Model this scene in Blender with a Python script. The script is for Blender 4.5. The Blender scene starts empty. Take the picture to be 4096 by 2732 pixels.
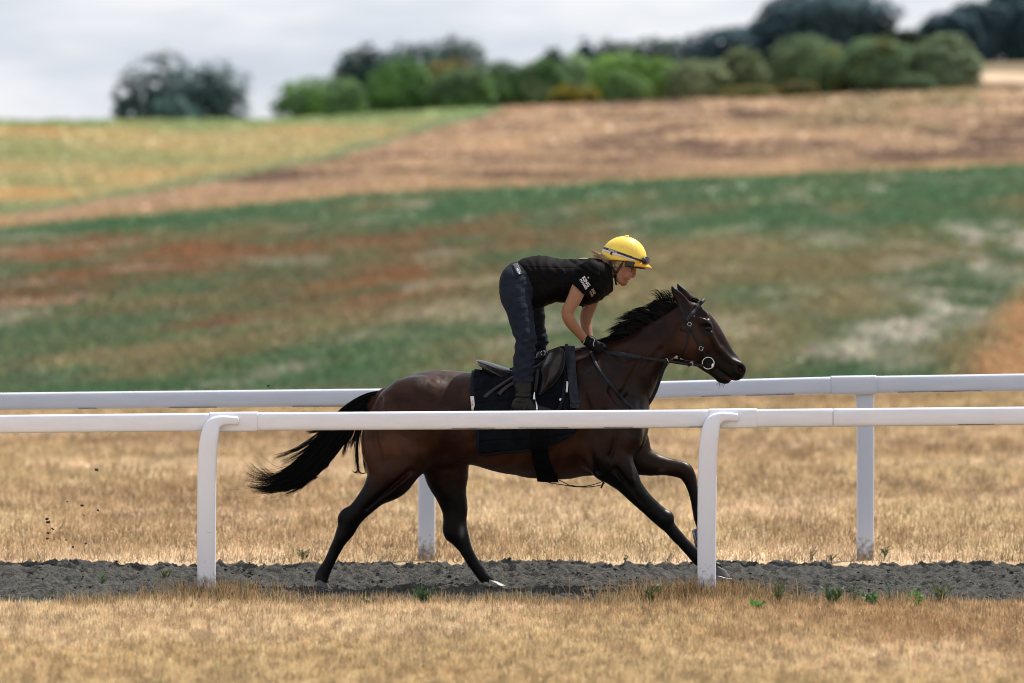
import bpy, math, random
import numpy as np
from mathutils import Vector

random.seed(7)
RNG = np.random.default_rng(7)
scene = bpy.context.scene
COL = scene.collection

# ------------------------------------------------------------------ camera
CAM_D, FPX, CAM_H, YH = 31.3, 21284.0, 1.75, 1144.0     # distance, focal length in px of the 4096 frame, eye height, horizon row
cam_data = bpy.data.cameras.new('camera')
cam_data.sensor_width = 36.0
cam_data.lens = FPX / 4096.0 * 36.0
cam_data.clip_start = 0.5
cam_data.clip_end = 6000.0
cam_data.dof.use_dof = True
cam_data.dof.focus_distance = 31.1
cam_data.dof.aperture_fstop = 2.45
cam_data.dof.aperture_blades = 9
cam = bpy.data.objects.new('camera', cam_data)
COL.objects.link(cam)
cam.location = (0.0, -CAM_D, CAM_H)
cam.rotation_euler = (math.pi / 2 - math.atan((1366.0 - YH) / FPX), 0, 0)
scene.camera = cam

# ------------------------------------------------------------------ sky and sun
SUN_EL, SUN_AZ = math.radians(56.0), math.radians(46.0)      # azimuth measured from +Y (away from camera) towards +X
world = bpy.data.worlds.new('World')
scene.world = world
world.use_nodes = True
nt = world.node_tree
nt.nodes.clear()
def wn(t, **kw):
    n = nt.nodes.new(t)
    for k, v in kw.items():
        setattr(n, k, v)
    return n
out = wn('ShaderNodeOutputWorld')
bg = wn('ShaderNodeBackground')
bg.inputs['Strength'].default_value = 0.1
sky = wn('ShaderNodeTexSky', sky_type='NISHITA', sun_disc=False)
sky.sun_elevation = SUN_EL
sky.sun_rotation = SUN_AZ
sky.air_density = 1.0
sky.dust_density = 1.5
tc = wn('ShaderNodeTexCoord')
mp = wn('ShaderNodeMapping')
mp.inputs['Scale'].default_value = (16.0, 16.0, 62.0)
ns = wn('ShaderNodeTexNoise')
ns.inputs['Scale'].default_value = 1.0
ns.inputs['Detail'].default_value = 4.0
ns.inputs['Roughness'].default_value = 0.5
rc = wn('ShaderNodeValToRGB')
rc.color_ramp.elements[0].position = 0.38
rc.color_ramp.elements[0].color = (4.7, 5.15, 5.95, 1)
rc.color_ramp.elements[1].position = 0.60
rc.color_ramp.elements[1].color = (6.9, 6.95, 7.35, 1)
mx = wn('ShaderNodeMixRGB')
mx.inputs['Fac'].default_value = 0.88
nt.links.new(tc.outputs['Generated'], mp.inputs['Vector'])
nt.links.new(mp.outputs['Vector'], ns.inputs['Vector'])
nt.links.new(ns.outputs['Fac'], rc.inputs['Fac'])
nt.links.new(sky.outputs['Color'], mx.inputs['Color1'])
nt.links.new(rc.outputs['Color'], mx.inputs['Color2'])
nt.links.new(mx.outputs['Color'], bg.inputs['Color'])
nt.links.new(bg.outputs['Background'], out.inputs['Surface'])

sun_data = bpy.data.lights.new('sun', 'SUN')
sun_data.energy = 4.8
sun_data.angle = math.radians(0.6)
sun_data.color = (1.0, 0.94, 0.84)
sun = bpy.data.objects.new('sun', sun_data)
COL.objects.link(sun)
sdir = Vector((math.sin(SUN_AZ) * math.cos(SUN_EL), math.cos(SUN_AZ) * math.cos(SUN_EL), math.sin(SUN_EL)))
sun.rotation_euler = sdir.to_track_quat('Z', 'Y').to_euler()
sun.location = (20, 30, 40)

vs = scene.view_settings
vs.view_transform = 'Standard'
vs.look = 'None'
vs.exposure = 0.46
vs.gamma = 1.0
scene.render.engine = 'CYCLES'
scene.cycles.use_denoising = True
scene.cycles.sample_clamp_indirect = 3.0
scene.cycles.filter_width = 1.0
scene.cycles.max_bounces = 6
scene.cycles.diffuse_bounces = 3
scene.cycles.transparent_max_bounces = 4
scene.cycles.caustics_reflective = False
scene.cycles.caustics_refractive = False

# ------------------------------------------------------------------ helpers
def W(px, py, Y=0.0):
    """a point of the design drawing (4096 x 2732) put at depth Y, in metres"""
    s = (Y + CAM_D) / FPX
    return ((px - 2048.0) * s, Y, CAM_H + (YH - py) * s)

def smooth(a, b, x):
    t = np.clip((x - a) / (b - a), 0, 1)
    return t * t * (3 - 2 * t)

def mixc(a, b, w):
    return a + (np.asarray(b, float) - a) * np.asarray(w)[:, None]

def _hash(i, j, k, seed):
    n = (i.astype(np.int64) * 374761393 + j.astype(np.int64) * 668265263 + k.astype(np.int64) * 2147483647 + seed * 974634777) & 0xFFFFFFFF
    n = ((n ^ (n >> 13)) * 1274126177) & 0xFFFFFFFF
    return ((n ^ (n >> 16)) & 0xFFFFFF) / float(0xFFFFFF)

def noise3(x, y, z, seed=0):
    x, y, z = np.broadcast_arrays(np.asarray(x, float), np.asarray(y, float), np.asarray(z, float))
    i, j, k = np.floor(x), np.floor(y), np.floor(z)
    u, v, w = x - i, y - j, z - k
    u = u * u * (3 - 2 * u); v = v * v * (3 - 2 * v); w = w * w * (3 - 2 * w)
    i = i.astype(np.int64); j = j.astype(np.int64); k = k.astype(np.int64)
    r = 0
    for a in (0, 1):
        for b in (0, 1):
            for c in (0, 1):
                r = r + _hash(i + a, j + b, k + c, seed) * (u if a else 1 - u) * (v if b else 1 - v) * (w if c else 1 - w)
    return r

def noise2(x, y, seed=0):
    x, y = np.broadcast_arrays(np.asarray(x, float), np.asarray(y, float))
    i, j = np.floor(x), np.floor(y)
    u, v = x - i, y - j
    u = u * u * (3 - 2 * u); v = v * v * (3 - 2 * v)
    i = i.astype(np.int64); j = j.astype(np.int64); k = np.zeros_like(i)
    r = 0
    for a in (0, 1):
        for b in (0, 1):
            r = r + _hash(i + a, j + b, k, seed) * (u if a else 1 - u) * (v if b else 1 - v)
    return r

def fbm2(x, y, oct=4, seed=0, gain=0.5):
    s, a, t = 0, 1.0, 0
    for o in range(oct):
        s = s + a * noise2(x * 2 ** o + 17.3 * o, y * 2 ** o + 5.1 * o, seed + o)
        t += a
        a *= gain
    return s / t

def tag(o, label=None, category=None, group=None, kind=None):
    if label: o['label'] = label
    if category: o['category'] = category
    if group: o['group'] = group
    if kind: o['kind'] = kind
    return o

def empty(name, loc=(0, 0, 0), label=None, category=None, group=None):
    o = bpy.data.objects.new(name, None)
    o.empty_display_size = 0.1
    o.location = loc
    COL.objects.link(o)
    return tag(o, label, category, group)

def adopt(o, parent):
    def world(q):
        return q.matrix_basis.copy() if q.parent is None else world(q.parent) @ q.matrix_parent_inverse @ q.matrix_basis
    o.parent = parent
    o.matrix_parent_inverse = world(parent).inverted()

def mesh_obj(name, verts, faces, material, parent=None, smooth_shade=True, color=None):
    """one mesh object from numpy arrays; faces (N,3), (N,4) or a list of such arrays"""
    verts = np.asarray(verts, np.float32)
    if isinstance(faces, np.ndarray):
        faces = [faces]
    faces = [np.asarray(f, np.int32) for f in faces if len(f)]
    me = bpy.data.meshes.new(name)
    me.vertices.add(len(verts))
    me.vertices.foreach_set('co', verts.ravel())
    nl = sum(f.size for f in faces)
    npoly = sum(len(f) for f in faces)
    me.loops.add(nl)
    me.polygons.add(npoly)
    me.loops.foreach_set('vertex_index', np.concatenate([f.ravel() for f in faces]))
    starts, o = [], 0
    for f in faces:
        k = f.shape[1]
        starts.append(o + np.arange(len(f), dtype=np.int32) * k)
        o += f.size
    me.polygons.foreach_set('loop_start', np.concatenate(starts).astype(np.int32))
    me.polygons.foreach_set('use_smooth', np.full(npoly, smooth_shade, bool))
    if color is not None:
        c = np.ones((len(verts), 4), np.float32)
        c[:, :3] = color
        at = me.color_attributes.new('tint', 'FLOAT_COLOR', 'POINT')
        at.data.foreach_set('color', c.ravel())
    me.update(calc_edges=True)
    me.validate()
    if material is not None:
        me.materials.append(material)
    ob = bpy.data.objects.new(name, me)
    COL.objects.link(ob)
    if parent is not None:
        adopt(ob, parent)
    return ob

class Geo:
    """collects pieces (verts, faces) into one mesh"""
    def __init__(s):
        s.v, s.f, s.n, s.c = [], [], 0, []
    def add(s, v, f, c=None):
        v = np.asarray(v, float)
        if isinstance(f, np.ndarray): f = [f]
        for q in f:
            if len(q): s.f.append(np.asarray(q, np.int64) + s.n)
        s.v.append(v); s.n += len(v)
        if c is not None:
            s.c.append(np.broadcast_to(np.asarray(c, float), (len(v), 3)))
        return s
    def build(s, name, material, parent=None, smooth_shade=True):
        by = {}
        for f in s.f:
            by.setdefault(f.shape[1], []).append(f)
        return mesh_obj(name, np.concatenate(s.v), [np.concatenate(x) for x in by.values()], material, parent, smooth_shade,
                        np.concatenate(s.c) if s.c else None)

def catmull(P, n):
    """n points per span through the rows of P"""
    P = np.asarray(P, float)
    if len(P) < 2: return P
    Q = np.vstack([2 * P[0] - P[1], P, 2 * P[-1] - P[-2]])
    o = []
    for i in range(len(P) - 1):
        a, b, c, d = Q[i:i + 4]
        t = np.linspace(0, 1, n, endpoint=False)[:, None]
        o.append(0.5 * (2 * b + (c - a) * t + (2 * a - 5 * b + 4 * c - d) * t ** 2 + (3 * b - a - 3 * c + d) * t ** 3))
    return np.vstack(o + [P[-1:]])

def resample(P, step):
    P = np.asarray(P, float)
    s = np.concatenate([[0], np.cumsum(np.linalg.norm(np.diff(P, axis=0), axis=1))])
    n = max(2, int(s[-1] / step) + 1)
    t = np.linspace(0, s[-1], n)
    return np.stack([np.interp(t, s, P[:, k]) for k in range(P.shape[1])], 1)

def unit(v):
    return v / np.maximum(np.linalg.norm(v, axis=-1, keepdims=True), 1e-9)

def sweep(P, A, B, exponent=2.0, n=16, side=None, cap=True):
    """tube along P; half-size A across in the plane at right angles to `side`, B along `side`"""
    P = np.asarray(P, float)
    N = len(P)
    A = np.broadcast_to(np.asarray(A, float), (N,)); B = np.broadcast_to(np.asarray(B, float), (N,))
    T = unit(np.gradient(P, axis=0))
    if side is None:
        ref = np.array([0, 0, 1.0]) if abs(T[:, 2]).mean() < 0.8 else np.array([1.0, 0, 0])
        S = unit(np.cross(T, ref))
    else:
        S = np.broadcast_to(np.asarray(side, float), (N, 3))
        S = unit(S - (S * T).sum(1, keepdims=True) * T)
    U = unit(np.cross(S, T))
    a = np.linspace(0, 2 * math.pi, n, endpoint=False)
    ca, sa = np.cos(a), np.sin(a)
    e = 2.0 / exponent
    cx = np.sign(ca) * abs(ca) ** e; cy = np.sign(sa) * abs(sa) ** e
    V = P[:, None, :] + U[:, None, :] * (A[:, None] * cx[None])[:, :, None] + S[:, None, :] * (B[:, None] * cy[None])[:, :, None]
    V = V.reshape(-1, 3)
    i = np.arange(N - 1)[:, None] * n; j = np.arange(n)[None]
    k = (j + 1) % n
    Fq = np.stack([i + j, i + k, i + n + k, i + n + j], -1).reshape(-1, 4)
    faces = [Fq]
    if cap:
        V = np.vstack([V, P[:1], P[-1:]])
        c0, c1 = N * n, N * n + 1
        jj = np.arange(n); kk = (jj + 1) % n
        faces.append(np.concatenate([np.stack([np.full(n, c0), kk, jj], 1), np.stack([np.full(n, c1), (N - 1) * n + jj, (N - 1) * n + kk], 1)]))
    return V, faces

def ribbon(P, N, width, thick):
    """strap: P centre line on the surface, N surface normals"""
    P = np.asarray(P, float); M = len(P)
    T = unit(np.gradient(P, axis=0)); N = unit(np.asarray(N, float))
    S = unit(np.cross(N, T))
    w = np.broadcast_to(np.asarray(width, float), (M,))[:, None] * 0.5
    th = thick
    prof = [(-1, 0), (-1, .7), (-.8, 1), (.8, 1), (1, .7), (1, 0)]
    V = np.stack([P + S * w * a + N * th * b for a, b in prof], 1).reshape(-1, 3)
    n = len(prof)
    i = np.arange(M - 1)[:, None] * n; j = np.arange(n)[None]; k = (j + 1) % n
    Fq = np.stack([i + j, i + n + j, i + n + k, i + k], -1).reshape(-1, 4)
    e = np.array([[0, 1, 2, 5], [2, 3, 4, 5]])
    return V, [np.vstack([Fq, e, e[:, ::-1] + (M - 1) * n])]

def blob(c, r, n=10, seed=0, rough=0.0):
    """small closed lump"""
    th = np.linspace(0, math.pi, n); ph = np.linspace(0, 2 * math.pi, 2 * n, endpoint=False)
    T, Pp = np.meshgrid(th, ph, indexing='ij')
    d = np.stack([np.sin(T) * np.cos(Pp), np.sin(T) * np.sin(Pp), np.cos(T)], -1).reshape(-1, 3)
    k = 1.0
    if rough: k = (1 + rough * (2 * noise3(d[:, 0] * 1.6 + seed, d[:, 1] * 1.6, d[:, 2] * 1.6, seed) - 1))[:, None]
    V = np.asarray(c) + d * np.asarray(r) * k
    m = 2 * n
    i = np.arange(n - 1)[:, None] * m; j = np.arange(m)[None]; kk = (j + 1) % m
    return V, [np.stack([i + j, i + m + j, i + m + kk, i + kk], -1).reshape(-1, 4)]

# ---- a distance field that is turned into one continuous skin
class Field:
    def __init__(s, lo, hi, h):
        s.o = np.asarray(lo, float); s.h = h
        s.n = (np.ceil((np.asarray(hi, float) - s.o) / h)).astype(int) + 1
        s.F = np.full(s.n, 0.12, np.float32)
    def axes(s):
        return [s.o[k] + s.h * np.arange(s.n[k]) for k in range(3)]
    def win(s, lo, hi):
        a = np.clip(np.floor((np.asarray(lo) - s.o) / s.h).astype(int), 0, s.n)
        b = np.clip(np.ceil((np.asarray(hi) - s.o) / s.h).astype(int) + 1, 0, s.n)
        sl = tuple(slice(a[k], b[k]) for k in range(3))
        ax = [(s.o[k] + s.h * np.arange(a[k], b[k])).astype(np.float32) for k in range(3)]
        return sl, ax[0][:, None, None], ax[1][None, :, None], ax[2][None, None, :]
    def blend(s, sl, d, k, op):
        f = s.F[sl]
        if op == 'sub':
            h = np.maximum(k - np.abs(f + d), 0) / k
            s.F[sl] = np.maximum(f, -d) + h * h * k * 0.25
        else:
            h = np.maximum(k - np.abs(f - d), 0) / k
            s.F[sl] = np.minimum(f, d) - h * h * k * 0.25
    def chain(s, nodes, k=0.03, op='add', sub=5, scale=1.0):
        """nodes (px, py, radius px, half-width m, y m): round in the side view, half-width across"""
        N = np.asarray(nodes, float)
        if len(N) == 1: N = np.vstack([N, N + [0.5, 0, 0, 0, 0]])
        Q = catmull(N, sub) if len(N) > 2 else catmull(N, sub)
        x = (Q[:, 0] - 2048) / 680.0; z = CAM_H + (YH - Q[:, 1]) / 680.0
        r = np.maximum(Q[:, 2], 1.0) / 680.0; w = np.maximum(Q[:, 3], 0.002); y = Q[:, 4]
        m = (k + 0.02) * min(2.5, max(1.0, (r / w).max())); my = (k + 0.02) * min(2.5, max(1.0, (w / r).max()))
        rm, wm = max(r), max(w)
        lo = (min(x) - rm - m, min(y) - wm - my, min(z) - rm - m); hi = (max(x) + rm + m, max(y) + wm + my, max(z) + rm + m)
        sl, X, Y, Z = s.win(lo, hi)
        if 0 in s.F[sl].shape: return
        D = np.full(s.F[sl].shape, 0.12, np.float32)
        base = [q.start for q in sl]
        for i in range(len(x) - 1):
            rr, ww = max(r[i:i + 2]), max(w[i:i + 2])
            l2 = (min(x[i:i + 2]) - rr - m, min(y[i:i + 2]) - ww - my, min(z[i:i + 2]) - rr - m)
            h2 = (max(x[i:i + 2]) + rr + m, max(y[i:i + 2]) + ww + my, max(z[i:i + 2]) + rr + m)
            s2, X2, Y2, Z2 = s.win(l2, h2)
            if 0 in s.F[s2].shape: continue
            loc = tuple(slice(s2[q].start - base[q], s2[q].stop - base[q]) for q in range(3))
            dx, dz = x[i + 1] - x[i], z[i + 1] - z[i]
            L2 = dx * dx + dz * dz + 1e-9
            t = np.clip(((X2 - x[i]) * dx + (Z2 - z[i]) * dz) / L2, 0, 1)
            p2 = (X2 - x[i] - t * dx) ** 2 + (Z2 - z[i] - t * dz) ** 2
            R = r[i] + (r[i + 1] - r[i]) * t; Wd = w[i] + (w[i + 1] - w[i]) * t; Yc = y[i] + (y[i + 1] - y[i]) * t
            q = (Y2 - Yc) * (R / Wd)
            d = (np.sqrt(p2 + q * q) - R) * np.minimum(1.0, Wd / R)
            D[loc] = np.minimum(D[loc], d)
        s.blend(sl, D, k, op)
    def caps(s, pts, r, k=0.006, op='add'):
        """round tube through 3D points, radius per point"""
        P = np.asarray(pts, float); r = np.broadcast_to(np.asarray(r, float), (len(P),))
        for i in range(len(P) - 1):
            a, b = P[i], P[i + 1]
            m = max(r[i], r[i + 1]) + k + 0.012
            sl, X, Y, Z = s.win(np.minimum(a, b) - m, np.maximum(a, b) + m)
            if 0 in s.F[sl].shape: continue
            d = b - a; L2 = (d * d).sum() + 1e-9
            t = np.clip(((X - a[0]) * d[0] + (Y - a[1]) * d[1] + (Z - a[2]) * d[2]) / L2, 0, 1)
            dist = np.sqrt((X - a[0] - t * d[0]) ** 2 + (Y - a[1] - t * d[1]) ** 2 + (Z - a[2] - t * d[2]) ** 2)
            s.blend(sl, dist - (r[i] + (r[i + 1] - r[i]) * t), k, op)
    def ell(s, px, py, y, rx, rz, ry, ang=0.0, k=0.02, op='add'):
        """ellipsoid, radii rx, rz in px, ry in m, turned by ang degrees in the side view (downwards to the right)"""
        cx, _, cz = W(px, py); rx /= 680.0; rz /= 680.0
        a = -math.radians(ang); m = max(rx, rz) + k + 0.02
        sl, X, Y, Z = s.win((cx - m, y - ry - k - .03, cz - m), (cx + m, y + ry + k + .03, cz + m))
        if 0 in s.F[sl].shape: return
        u = (X - cx) * math.cos(a) + (Z - cz) * math.sin(a); v = -(X - cx) * math.sin(a) + (Z - cz) * math.cos(a)
        q = np.sqrt((u / rx) ** 2 + (v / rz) ** 2 + ((Y - y) / ry) ** 2)
        q1 = np.sqrt((u / rx ** 2) ** 2 + (v / rz ** 2) ** 2 + ((Y - y) / ry ** 2) ** 2) + 1e-6
        s.blend(sl, q * (q - 1) / q1, k, op)
    def cut(s, px, py, nx, nz):
        """remove everything on the side of the line (px,py) that (nx, nz) (drawing direction, z down) points to"""
        cx, _, cz = W(px, py)
        L = math.hypot(nx, nz)
        X, Y, Z = [a.astype(np.float32) for a in s.axes()]
        d = ((X[:, None, None] - cx) * nx - (Z[None, None, :] - cz) * nz) / L
        s.F = np.maximum(s.F, d)
    def sample(s, P):
        P = np.asarray(P, float)
        g = (P - s.o) / s.h
        i = np.clip(np.floor(g).astype(int), 0, s.n - 2); f = np.clip(g - i, 0, 1)
        r = 0
        for a in (0, 1):
            for b in (0, 1):
                for c in (0, 1):
                    w = (f[:, 0] if a else 1 - f[:, 0]) * (f[:, 1] if b else 1 - f[:, 1]) * (f[:, 2] if c else 1 - f[:, 2])
                    r = r + w * s.F[i[:, 0] + a, i[:, 1] + b, i[:, 2] + c]
        return r
    def normal(s, P, e=None):
        e = e or s.h * 1.5
        P = np.asarray(P, float)
        g = np.stack([s.sample(P + np.eye(3)[k] * e) - s.sample(P - np.eye(3)[k] * e) for k in range(3)], 1)
        return unit(g)
    def surf(s, x, z, side=-1, level=0.0):
        """y of the skin at (x, z) seen from the near (-1) or far (+1) side; None beside it"""
        ys = s.axes()[1]
        P = np.stack([np.full(len(ys), x), ys, np.full(len(ys), z)], 1)
        f = s.sample(P) - level
        idx = np.where(f < 0)[0]
        if len(idx) == 0: return None
        if side < 0:
            i = idx[0]
            if i == 0: return ys[0]
            return ys[i - 1] + s.h * f[i - 1] / (f[i - 1] - f[i])
        i = idx[-1]
        if i == len(ys) - 1: return ys[-1]
        return ys[i + 1] - s.h * f[i + 1] / (f[i + 1] - f[i])
    def skin(s, F=None, o=None, h=None):
        F = s.F if F is None else F
        o = s.o if o is None else o
        h = s.h if h is None else h
        F = np.asarray(F, np.float32).copy()
        F[0] = F[-1] = .05; F[:, 0] = F[:, -1] = .05; F[:, :, 0] = F[:, :, -1] = .05
        ins = F < 0
        cnt = np.zeros(np.array(F.shape) - 1, np.uint8)
        for a in (0, 1):
            for b in (0, 1):
                for c in (0, 1):
                    cnt += ins[a:F.shape[0] - 1 + a, b:F.shape[1] - 1 + b, c:F.shape[2] - 1 + c]
        act = (cnt > 0) & (cnt < 8)
        I = np.argwhere(act)
        idx = np.full(act.shape, -1, np.int64)
        idx[act] = np.arange(len(I))
        cor = np.array([(a, b, c) for a in (0, 1) for b in (0, 1) for c in (0, 1)])
        vals = np.stack([F[I[:, 0] + a, I[:, 1] + b, I[:, 2] + c] for a, b, c in cor], 1)
        pos = np.zeros((len(I), 3)); num = np.zeros(len(I))
        for p in range(8):
            for q in range(p + 1, 8):
                if abs(cor[p] - cor[q]).sum() != 1: continue
                f0, f1 = vals[:, p], vals[:, q]
                m = (f0 < 0) != (f1 < 0)
                t = np.where(m, f0 / np.where(m, f0 - f1, 1), 0)
                pos += m[:, None] * (cor[p] + t[:, None] * (cor[q] - cor[p]))
                num += m
        V = o + h * (I + pos / num[:, None])
        faces = []
        for ax in range(3):
            b, c = (ax + 1) % 3, (ax + 2) % 3
            s0 = [slice(None)] * 3; s1 = [slice(None)] * 3
            s0[ax] = slice(0, -1); s1[ax] = slice(1, None)
            d0, d1 = ins[tuple(s0)], ins[tuple(s1)]
            E = np.argwhere(d0 != d1)
            E = E[(E[:, b] > 0) & (E[:, c] > 0)]
            flip = d1[E[:, 0], E[:, 1], E[:, 2]]
            def cell(db, dc):
                G = E.copy(); G[:, b] -= db; G[:, c] -= dc
                return idx[G[:, 0], G[:, 1], G[:, 2]]
            q = np.stack([cell(1, 1), cell(0, 1), cell(0, 0), cell(1, 0)], 1)
            q[flip] = q[flip][:, ::-1]
            faces.append(q)
        return V, np.concatenate(faces)

def vnormals(V, Fq):
    n = np.cross(V[Fq[:, 2]] - V[Fq[:, 0]], V[Fq[:, -1]] - V[Fq[:, 1]])
    N = np.zeros_like(V)
    for k in range(Fq.shape[1]):
        for c in range(3):
            N[:, c] += np.bincount(Fq[:, k], n[:, c], len(V))
    return unit(N)

def relax(V, Fq, it=2, lam=0.5):
    """soften the skin a little"""
    n = len(V)
    for _ in range(it):
        S = np.zeros_like(V); c = np.zeros(n)
        for k in range(Fq.shape[1]):
            a, b = Fq[:, k], Fq[:, (k + 1) % Fq.shape[1]]
            for d in range(3):
                S[:, d] += np.bincount(a, V[b, d], n) + np.bincount(b, V[a, d], n)
            c += np.bincount(a, minlength=n) + np.bincount(b, minlength=n)
        V = V + lam * (S / np.maximum(c, 1)[:, None] - V)
    return V

def px_of(V):
    return V[:, 0] * 680.0 + 2048, YH - (V[:, 2] - CAM_H) * 680.0

# ------------------------------------------------------------------ materials
def new_mat(name):
    m = bpy.data.materials.new(name)
    m.use_nodes = True
    t = m.node_tree
    b = t.nodes['Principled BSDF']
    return m, t, b

def mat(name, col, rough=0.6, var=0.15, scale=20.0, bump=0.0, bscale=80.0, metal=0.0, sheen=0.0, spec=0.5, attr=False, coat=0.0, stretch=(1, 1, 1), vcol=None, rvar=0.0):
    """painted, woven or grown surface: base colour broken up by noise, fine relief by bump"""
    m, t, b = new_mat(name)
    L = t.links
    co = t.nodes.new('ShaderNodeTexCoord')
    mpn = t.nodes.new('ShaderNodeMapping'); mpn.inputs['Scale'].default_value = stretch
    L.new(co.outputs['Object'], mpn.inputs['Vector'])
    no = t.nodes.new('ShaderNodeTexNoise')
    no.inputs['Scale'].default_value = scale; no.inputs['Detail'].default_value = 5.0
    L.new(mpn.outputs['Vector'], no.inputs['Vector'])
    r = t.nodes.new('ShaderNodeValToRGB')
    r.color_ramp.elements[0].position = 0.3; r.color_ramp.elements[1].position = 0.7
    if attr:
        at = t.nodes.new('ShaderNodeAttribute'); at.attribute_name = 'tint'
        r.color_ramp.elements[0].color = (1 - var, 1 - var, 1 - var, 1); r.color_ramp.elements[1].color = (1 + var, 1 + var, 1 + var, 1)
        mm = t.nodes.new('ShaderNodeMixRGB'); mm.blend_type = 'MULTIPLY'; mm.inputs['Fac'].default_value = 1.0
        L.new(at.outputs['Color'], mm.inputs['Color1']); L.new(r.outputs['Color'], mm.inputs['Color2'])
        L.new(mm.outputs['Color'], b.inputs['Base Color'])
    else:
        c2 = vcol or tuple(c * (1 + var) for c in col)
        r.color_ramp.elements[0].color = tuple(c * (1 - var) for c in col) + (1,)
        r.color_ramp.elements[1].color = tuple(c2) + (1,)
        L.new(r.outputs['Color'], b.inputs['Base Color'])
    L.new(no.outputs['Fac'], r.inputs['Fac'])
    b.inputs['Roughness'].default_value = rough
    b.inputs['Metallic'].default_value = metal
    b.inputs['Specular IOR Level'].default_value = spec
    b.inputs['Sheen Weight'].default_value = sheen
    b.inputs['Coat Weight'].default_value = coat
    if rvar:
        mr = t.nodes.new('ShaderNodeMapRange')
        mr.inputs['To Min'].default_value = rough - rvar; mr.inputs['To Max'].default_value = rough + rvar
        mr.inputs['From Min'].default_value = 0.3; mr.inputs['From Max'].default_value = 0.7
        L.new(no.outputs['Fac'], mr.inputs['Value']); L.new(mr.outputs['Result'], b.inputs['Roughness'])
    if bump:
        n2 = t.nodes.new('ShaderNodeTexNoise')
        n2.inputs['Scale'].default_value = bscale; n2.inputs['Detail'].default_value = 6.0
        L.new(mpn.outputs['Vector'], n2.inputs['Vector'])
        bp = t.nodes.new('ShaderNodeBump')
        bp.inputs['Strength'].default_value = 1.0; bp.inputs['Distance'].default_value = bump
        L.new(n2.outputs['Fac'], bp.inputs['Height']); L.new(bp.outputs['Normal'], b.inputs['Normal'])
    return m

def leaf_mat(name, trans=0.35, rough=0.6, spec=0.25, var=0.12):
    """thin leaves and blades: colour from the mesh, part of the light passes through"""
    m, t, b = new_mat(name)
    L = t.links
    at = t.nodes.new('ShaderNodeAttribute'); at.attribute_name = 'tint'
    b.inputs['Roughness'].default_value = rough
    b.inputs['Specular IOR Level'].default_value = spec
    tr = t.nodes.new('ShaderNodeBsdfTranslucent')
    ms = t.nodes.new('ShaderNodeMixShader'); ms.inputs['Fac'].default_value = trans
    L.new(at.outputs['Color'], b.inputs['Base Color']); L.new(at.outputs['Color'], tr.inputs['Color'])
    L.new(b.outputs['BSDF'], ms.inputs[1]); L.new(tr.outputs['BSDF'], ms.inputs[2])
    L.new(ms.outputs['Shader'], t.nodes['Material Output'].inputs['Surface'])
    return m
# ------------------------------------------------------------------ terrain
_bx = np.array([-9000, 0, 1000, 1400, 1750, 2048, 2400, 2800, 3300, 3700, 4096, 9000], float)
_by = np.array([490, 478, 476, 462, 440, 430, 415, 402, 385, 368, 352, 300], float)
D_CREST = 480.0
def crest_z(X):
    px = X * FPX / D_CREST + 2048
    return CAM_H + (YH - np.interp(px, _bx, _by)) * D_CREST / FPX

def terrain(X, Y):
    X = np.asarray(X, float); Y = np.asarray(Y, float)
    D = Y + CAM_D
    t = np.clip((D - 76) / (D_CREST - 76), 0, 1)
    zc = crest_z(X)
    z = zc * (0.25 * t ** 2 + 0.75 * t ** 1.15) * smooth(70, 110, D)
    sl = np.interp(X * FPX / D_CREST, [-1048, 0, 900, 1500, 2100], [-0.02, 0.005, 0.02, 0.048, 0.052])
    b = np.maximum(D - D_CREST, 0)
    z = z + np.minimum(b, 260) * sl - np.maximum(b - 260, 0) * 0.01
    z = z + smooth(90, 200, D) * 0.35 * (fbm2(X / 35.0, Y / 60.0, 3, 5) - 0.5)
    return z

def ground_at(px, py):
    """where the sight line through a drawing point meets the terrain"""
    D = np.concatenate([np.arange(24, 120, 0.25), np.arange(120, 900, 1.0)])
    X = (px - 2048) * D / FPX
    row = YH - FPX * (terrain(X, D - CAM_D) - CAM_H) / D
    i = np.where(row <= py)[0]
    i = i[0] if len(i) else len(D) - 1
    return X[i], D[i] - CAM_D

_B1 = [(-1500, 960), (-600, 940), (0, 918), (174, 900), (523, 868), (871, 838), (1219, 803), (1568, 775), (1900, 758), (2265, 747), (2787, 716), (3484, 688), (4096, 668), (5200, 640)]
_B2 = [(-1500, 925), (-600, 905), (0, 880), (174, 852), (523, 786), (871, 730), (1219, 668), (1400, 620), (1568, 573), (1742, 520), (2003, 450), (2125, 425), (2300, 419), (5200, 340)]
B1 = np.array(sorted(ground_at(*p) for p in _B1)); B2 = np.array(sorted(ground_at(*p) for p in _B2))

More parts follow.
